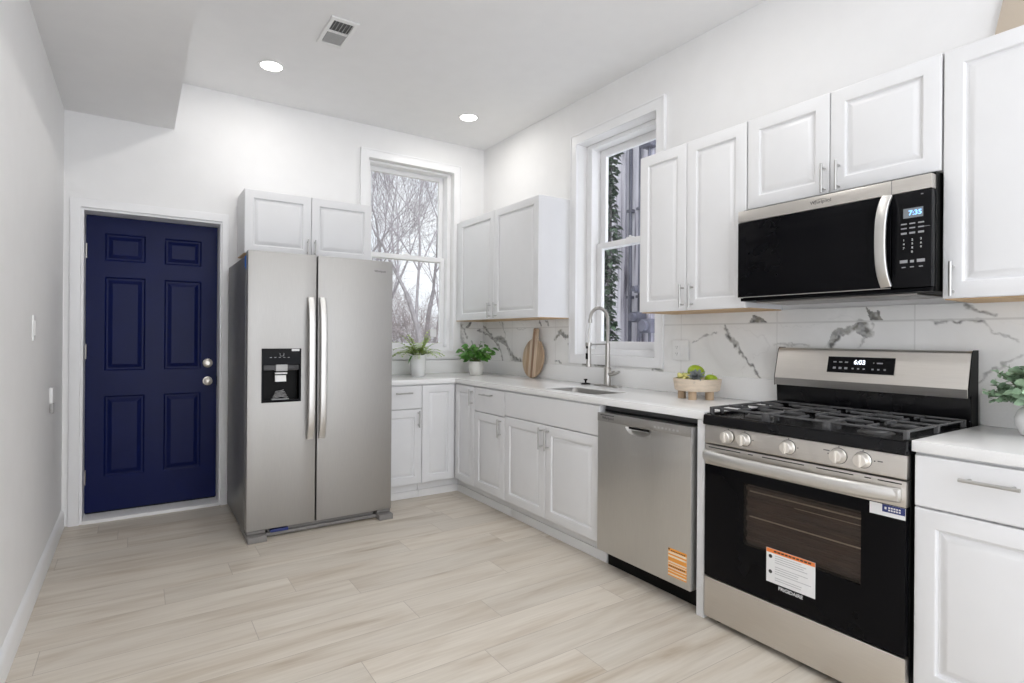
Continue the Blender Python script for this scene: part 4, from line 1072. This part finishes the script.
# dark leafy plant
p2 = thing('potted_plant', 'dark green leafy plant in a small cream pot in the counter corner', 'plant', (-.285, -.360, TOPZ))
pot(p2, [(0, 0), (.046, 0), (.052, .006), (.063, .05), (.064, .090), (.058, .116), (.052, .116), (.052, .09), (0, .088)], 'ceramic_cream', .108, .052)
rnd = random.Random(5); m = MB(); ms = MB()
for k in range(46):
    az = rnd.uniform(0, 2 * PI); el = math.radians(rnd.uniform(25, 88)); ln = rnd.uniform(.08, .185)
    p = Vector((rnd.uniform(-.03, .03), rnd.uniform(-.03, .03), .108)); d = Vector((math.cos(az) * math.cos(el), math.sin(az) * math.cos(el), math.sin(el))); pts = [p.copy()]
    for i in range(5):
        d = (d + Vector((math.cos(az), math.sin(az), 0)) * .05).normalized(); p = p + d * ln / 5; pts.append(p.copy())
        if i >= 2:
            a2 = rnd.uniform(0, 2 * PI)
            leaf(m, p, Vector((math.cos(az + rnd.uniform(-1.2, 1.2)), math.sin(az + rnd.uniform(-1.2, 1.2)), rnd.uniform(-.5, .5))), (rnd.uniform(-.9, .4), rnd.uniform(-.9, .4), rnd.uniform(.2, 1)), rnd.uniform(.050, .072), rnd.uniform(.032, .044), .22, 5)
    ms.tube(pts, .0018, n=5)
m.build('leaves', 'leaf_dark', p2, smooth=0); ms.build('stems', 'stem_green', p2)
# eucalyptus
p3 = thing('potted_plant', 'round-leaved pale green plant in a white vase on the right countertop', 'plant', (-.195, -3.905, TOPZ))
pot(p3, [(0, 0), (.038, 0), (.048, .005), (.063, .036), (.065, .060), (.056, .086), (.044, .098), (.040, .098), (.050, .078), (0, .070)], 'ceramic_white', .090, .039)
rnd = random.Random(8); m = MB(); ms = MB()
for k in range(64):
    az = rnd.uniform(0, 2 * PI); el = rnd.uniform(-.55, 1.45)
    tip = Vector((.140 * math.cos(az) * math.cos(el), .140 * math.sin(az) * math.cos(el), .165 + .085 * math.sin(el))) * rnd.uniform(.86, 1.0)
    p0 = Vector((rnd.uniform(-.02, .02), rnd.uniform(-.02, .02), .090)); mid = (p0 + tip) * .5 + Vector((0, 0, .035)); pts = []
    for i in range(9):
        t = i / 8; p = p0 * (1 - t) ** 2 + mid * 2 * t * (1 - t) + tip * t * t; pts.append(p)
        if i >= 2:
            d = (p - pts[-2]).normalized(); s = d.cross(Vector((.1, .05, 1))).normalized()
            for q in (-1, 1): leaf(m, p, s * q + d * .5 + Vector((0, 0, rnd.uniform(-.4, .5))), (rnd.uniform(-1, .4), rnd.uniform(-1, .4), rnd.uniform(-.2, 1)), rnd.uniform(.022, .031), rnd.uniform(.020, .027), .1, 4)
    ms.tube(pts, .0013, n=5)
m.build('leaves', 'leaf_pale', p3, smooth=0); ms.build('stems', 'stem_green', p3)

# footed fruit tray -------------------------------------------------------
TX, TY = -.195, -2.545
ft = thing('footed_bowl', 'round pale wooden footed bowl of fruit left of the range', 'bowl', (TX, TY, TOPZ))
m = MB(); m.lathe([(0, .044), (.108, .044), (.116, .048), (.124, .100), (.124, .108), (.112, .110), (.106, .066), (0, .064)], 40); m.build('bowl', 'tray_wood', ft)
for k in range(5):
    a = math.radians(200 + 72 * k)
    m = MB(); m.cyl((.078 * math.cos(a), .078 * math.sin(a), 0), (.078 * math.cos(a), .078 * math.sin(a), .0438), .021, .021, n=18); m.build('leg', 'tray_leg_wood', ft)
def apple(label, loc, r, tilt):
    o = thing('apple', label, 'apple', loc, 0, 'green apples in the footed bowl')
    prof = []
    for i in range(17):
        t = PI * i / 16; q = math.sin(t); z = -math.cos(t)
        prof.append((max(0, r * q * (1 + .06 * z)), r * (.93 + .90 * z - .16 * math.exp(-((q) / .30) ** 2) * (1 if z > 0 else -.6))))
    prof[0] = (0, prof[0][1]); prof[-1] = (0, prof[-1][1])
    m = MB(); m.lathe(prof, 24); m.xf(Matrix.Translation((0, 0, r)) @ Matrix.Rotation(tilt, 4, 'Y') @ Matrix.Translation((0, 0, -r))); m.build('fruit', 'apple_green', o)
    m = MB(); m.tube([(0, 0, r * 1.60), (.002, .001, r * 1.85), (.006, .002, r * 2.08)], .0016, n=6); m.xf(Matrix.Translation((0, 0, r)) @ Matrix.Rotation(tilt, 4, 'Y') @ Matrix.Translation((0, 0, -r))); m.build('stem', 'tray_leg_wood', o)
BZ = TOPZ + .066
apple('large green apple on top of the fruit bowl', (TX + .012, TY + .016, BZ + .030), .046, .5)
apple('green apple at the left side of the fruit bowl', (TX - .022, TY + .066, BZ + .004), .036, -.4)
apple('green apple at the right side of the fruit bowl', (TX + .030, TY - .066, BZ + .006), .034, .3)
gp = thing('grape_bunch', 'small bunch of pale yellow-green grapes at the front of the bowl', 'grapes', (TX - .068, TY + .010, BZ + .006))
rnd = random.Random(2); m = MB()
for k in range(26): m.sphere((rnd.uniform(-.022, .015), rnd.uniform(-.034, .050), .026 + rnd.uniform(0, .034)), .0098, u=10, v=7)
m.build('grapes', 'grape_pale', gp); m = MB(); m.tube([(0, -.02, .04), (.005, .0, .056), (0, .015, .062)], .0014, n=5); m.build('stem', 'stem_green', gp)
sc = thing('succulent', 'grey-green succulent rosette lying at the right front of the bowl', 'succulent', (TX - .066, TY - .046, BZ + .050))
m = MB()
for ring, (nn, ln, el) in enumerate(((9, .056, 5), (8, .048, 30), (6, .036, 58))):
    for k in range(nn):
        az = 2 * PI * k / nn + ring * .4; e = math.radians(el)
        leaf(m, (0, 0, .004 * ring), (math.cos(az) * math.cos(e), math.sin(az) * math.cos(e), math.sin(e)), (0, 0, 1), ln, .022, -.1, 5, .35)
m.xf(Matrix.Rotation(math.radians(-40), 4, 'Y')); m.build('leaves', 'succulent_grey', sc, smooth=0); m = MB(); m.lathe([(0, -.012), (.008, -.012), (.012, .004), (0, .008)], 12); m.build('core', 'succulent_grey', sc)

# wall fittings -----------------------------------------------------------
def plate(name, label, cat, loc, rz, w=.117, h=.117):
    o = thing(name, label, cat, loc, rz)
    m = MB(); m.box(-w / 2, w / 2, -.006, .0, -h / 2, h / 2, bev=.002); m.build('cover_plate', 'white_plastic', o)
    return o
ol = plate('outlet', 'white double-gang wall outlet on the marble backsplash', 'outlet', (-.0182, -2.296, 1.168), RIGHT)
for x in (-.024,):
    m = MB(); m.box(x - .017, x + .017, -.0078, -.006, -.034, .034, bev=.0008); sk_ = m.build('socket', 'white_plastic', ol)
    m = MB()
    for z in (-.02, .02):
        for dx in (-.006, .006): m.box(x + dx - .001, x + dx + .001, -.0082, -.0077, z - .004, z + .004)
        m.cyl((x, -.0082, z - .009), (x, -.0077, z - .009), .0022, n=8)
    m.build('slots', 'dark_grey', sk_, smooth=0)
m = MB(); m.box(.008, .040, -.0078, -.006, -.034, .034, bev=.0008); m.build('rocker', 'white_plastic', ol)
LEFT = math.radians(90)
ls = plate('light_switch', 'white light switch plate on the left wall, higher of two fittings', 'switch', (XL, -1.19, 1.262), LEFT, .072, .116)
m = MB(); m.box(-.016, .016, -.010, -.006, -.034, .034, bev=.0015); m.build('rocker', 'white_plastic', ls)
ho = thing('wall_holder', 'small white plastic wall fitting with tapered end low on the left wall', 'wall fitting', (XL, -.60, .876), LEFT)
m = MB(); m.box(-.028, .028, -.016, 0, -.02, .065, bev=.004); m.build('holder', 'white_plastic', ho)
m = MB(); m.prism([(-.022, -.0205), (.022, -.0205), (.012, -.065), (-.008, -.075)], 'y', -.018, -.0015, bev=.002); tag(m.build('tapered_end', 'grey_plastic', ho), 'grey tapered lower end')

# ceiling fittings ----------------------------------------------------------
def downlight(label, x, y, n_on=True):
    o = thing('recessed_light', label, 'ceiling light', (x, y, H), 0, 'recessed ceiling lights')
    m = MB(); m.lathe([(.066, -.001), (.068, -.006), (.084, -.004), (.086, -.0005), (.066, -.0005)], 40); m.build('trim_ring', 'white_plastic', o)
    m = MB(); m.lathe([(0, -.0035), (.0665, -.0035), (.0665, -.001), (0, -.001)], 40); m.build('lens', 'lamp_lens', o)
    la = bpy.data.lights.new('lamp', 'AREA'); la.shape = 'DISK'; la.size = .13; la.energy = LAMP_WATTS; la.color = (1.0, .975, .94)
    lo = link(bpy.data.objects.new('lamp', la)); lo.location = (0, 0, -.006); lo.parent = o
downlight('round recessed ceiling light on the left, above the refrigerator', -2.022, -.615)
downlight('round recessed ceiling light near the room corner, left of the right window', -.521, -.605)
for x, y in ((-2.022, -2.65), (-.90, -2.75), (-2.022, -4.7), (-.9, -4.7)):  # unseen lamps, added to fill the room with light
    downlight('round recessed ceiling light added out of view as fill', x, y)
vt = thing('ceiling_vent', 'white rectangular ceiling vent with grey louvres', 'vent', (-1.780, -1.250, H))
vw, vl = .078, .160
m = MB(); m.slab([-vw, -vw + .022, vw - .022, vw], [-vl, -vl + .03, vl - .03, vl], [(-vw + .022, vw - .022, -vl + .03, vl - .03)], -.010, -.0005, lambda u, v, q: (u, v, q), bev=.003); m.build('frame', 'white_plastic', vt)
m = MB(); m.box(-vw + .024, vw - .024, -vl + .032, vl - .032, -.0018, -.0006); m.build('backing', 'vent_dark', vt, smooth=0)
m = MB(); m.box(-vw + .022, vw - .022, -.014, .002, -.009, -.002); m.build('divider', 'white_plastic', vt)
m = MB()
for k in range(5):
    x = -vw + .036 + k * .0205; m.box(x - .001, x + .001, -vl + .032, -.016, -.008, -.0022)
m.build('slats', 'vent_grey', vt, smooth=0)
m = MB()
for k in range(11):
    x = -vw + .030 + k * .0095; m.box(x - .0042, x + .0042, .004, vl - .032, -.0075, -.0065)
m.build('damper_slats', 'vent_grey', vt, smooth=0)

# beige board standing on top of the tall right cabinet
bd = thing('leaning_board', 'beige board leaning against the wall above the right wall cabinet', 'board', (-.016, -3.90, UT + .001))
m = MB(); m.prism([(.190, .0), (.1115, .40), (-.18, .46), (-.30, .0)], 'x', -.012, .006, bev=.002); m.build('board', 'beige_board', bd)

# ------------------------------------------------------------------ outside
GZ = -.5
m = MB(); m.box(-30, 40, WB + .02, 70, GZ - .3, GZ); tag(m.build('yard_ground', 'yard', smooth=0), 'bare winter yard outside the back window', kind='structure')
nb = thing('neighbor_wall', 'weathered white wall of the neighbouring house outside the right window', 'house', (2.1, .4, GZ))
m = MB(); m.box(0, .3, -5.5, 2.2, 0, 8.0); m.build('wall', 'weathered_white', nb, smooth=0)
m = MB()
for y in (.13, -.19, -.40, -.60, -.80, -1.1, .50, .9, 1.4): m.box(-.03, .0, y - .03, y + .03, 0, 8.0, bev=.005)
m.build('battens', 'weathered_white', nb)
for y, r in ((-.335, .022), (-.475, .015)):
    m = MB(); m.cyl((-.06, y, 0), (-.06, y, 8.0), r, n=12)
    for z in (1.2, 2.2, 3.2, 4.2): m.box(-.09, .0, y - r - .012, y + r + .012, z, z + .03)
    m.build('pipe', 'pipe_grey', nb)
for y, z, s in ((-.50, 1.92, .10), (-.66, 1.80, .13), (-.64, 3.86, .13), (-.53, 2.25, .07)):
    m = MB(); m.box(-.16, -.031, y - s * .6, y + s * .6, z, z + s * 1.2, bev=.01); m.cyl((-.17, y, z + s * .6), (-.22, y, z + s * .6), s * .45, n=20); m.cyl((-.09, y, z - .5), (-.09, y, z + .01), .016, n=8)
    m.build('meter', 'meter_grey', nb)
iv = thing('ivy', 'dark green ivy climbing beside the neighbouring wall outside', 'ivy', (1.66, .075, GZ))
rnd = random.Random(21); m = MB(); ms = MB()
for k in range(4200):
    z = rnd.uniform(.2, 5.5); a = rnd.uniform(0, 2 * PI); r = .115 * math.sqrt(rnd.random()) * (1 + .3 * math.sin(z * 5.1))
    leaf(m, (r * math.cos(a), r * math.sin(a), z), (math.cos(a) + rnd.uniform(-.6, .6), math.sin(a) + rnd.uniform(-.6, .6), rnd.uniform(-.9, .4)), (rnd.uniform(-.3, .3), rnd.uniform(-.3, .3), 1), rnd.uniform(.05, .09), rnd.uniform(.04, .07), .2, 3)
for k in range(4): ms.tube([(.05 * math.cos(k * 1.6 + z * .7), .05 * math.sin(k * 1.6 + z * .7), z) for z in [i * .5 for i in range(12)]], .02, n=6)
m.build('leaves', 'ivy', iv, smooth=0); ms.build('stems', 'bark', iv)

def tree(name, label, cat, loc, h, r0, seed, lv=5, spread=.55, fork=3, mat='bark', mat2='twig', group=None, lean=(0, 0), first=.30):
    rnd = random.Random(seed)
    o = thing(name, label, cat, loc, 0, group)
    A, B = MB(), MB()
    def grow(p, d, ln, r, lev):
        S = 4; pts = [p.copy()]; tp = [1.0]
        q = p.copy(); dd = d.copy()
        for i in range(S):
            dd = (dd + Vector((rnd.uniform(-1, 1), rnd.uniform(-1, 1), rnd.uniform(-.5, .8))) * .13).normalized()
            q = q + dd * ln / S; pts.append(q.copy()); tp.append(1 - .42 * (i + 1) / S)
        (A if lev < 2 else B).tube(pts, r, n=8 if lev < 2 else (5 if lev < 4 else 3), taper=tp, cap=lev < 2)
        if lev >= lv: return
        n = fork + (1 if rnd.random() < .4 else 0)
        for k in range(n):
            i = S if k == 0 else rnd.randint(1, S)
            ax = dd.orthogonal().normalized(); ax.rotate(Matrix.Rotation(rnd.uniform(0, 2 * PI), 3, dd))
            ang = spread * (rnd.uniform(.25, .6) if k == 0 else rnd.uniform(.7, 1.4))
            nd = dd.copy(); nd.rotate(Matrix.Rotation(ang, 3, ax)); nd.z += .12; nd.normalize()
            grow(pts[i], nd, ln * rnd.uniform(.62, .86), max(r * tp[i] * (.80 if k == 0 else .60), .0035), lev + 1)
    grow(Vector((0, 0, -.05)), Vector((lean[0], lean[1], 1)).normalized(), h * first, r0, 0)
    A.build('trunk', mat, o); B.build('branches', mat2, o, smooth=0)
    return o
grp = 'bare trees beyond the back window'
tree('bare_tree', 'large bare tree whose trunk stands nearest the right edge of the back window', 'tree', (2.80, 7.0, GZ), 9.5, .095, 3, 6, .50, 3, group=grp)
tree('bare_tree', 'bare leaning tree in the middle of the back window', 'tree', (2.55, 8.6, GZ), 9.5, .09, 14, 6, .52, 3, group=grp, lean=(-.12, 0))
tree('bare_tree', 'slender bare tree at the left of the back window', 'tree', (1.75, 8.2, GZ), 9.0, .075, 27, 6, .52, 3, group=grp, lean=(.14, 0))
tree('bare_tree', 'bare tree farthest right and deeper in the yard', 'tree', (4.9, 11.5, GZ), 11, .11, 35, 6, .55, 3, group=grp)
tree('bare_tree', 'bare tree deep in the yard at the far left of the view', 'tree', (2.4, 13.0, GZ), 11, .10, 46, 6, .55, 3, group=grp)
grp = 'leafless shrubs beyond the back window'
for i, (x, y, hh, sd, lb) in enumerate(((2.2, 9.6, 4.6, 51, 'tangled leafless shrub low at the left of the back window'), (3.5, 9.8, 4.4, 62, 'tangled leafless shrub low in the middle of the back window'), (4.3, 10.6, 4.8, 73, 'tangled leafless shrub low at the right of the back window'), (2.95, 11.6, 5.6, 84, 'taller leafless shrub standing behind the low ones, left of centre'), (4.6, 12.6, 6.0, 95, 'taller leafless shrub standing behind the low ones, right of centre'))):
    o = tree('bare_shrub', lb, 'shrub', (x, y, GZ), hh, .05, sd, 5, .9, 4, 'brush_twig', 'brush_twig', group=grp, first=.26)
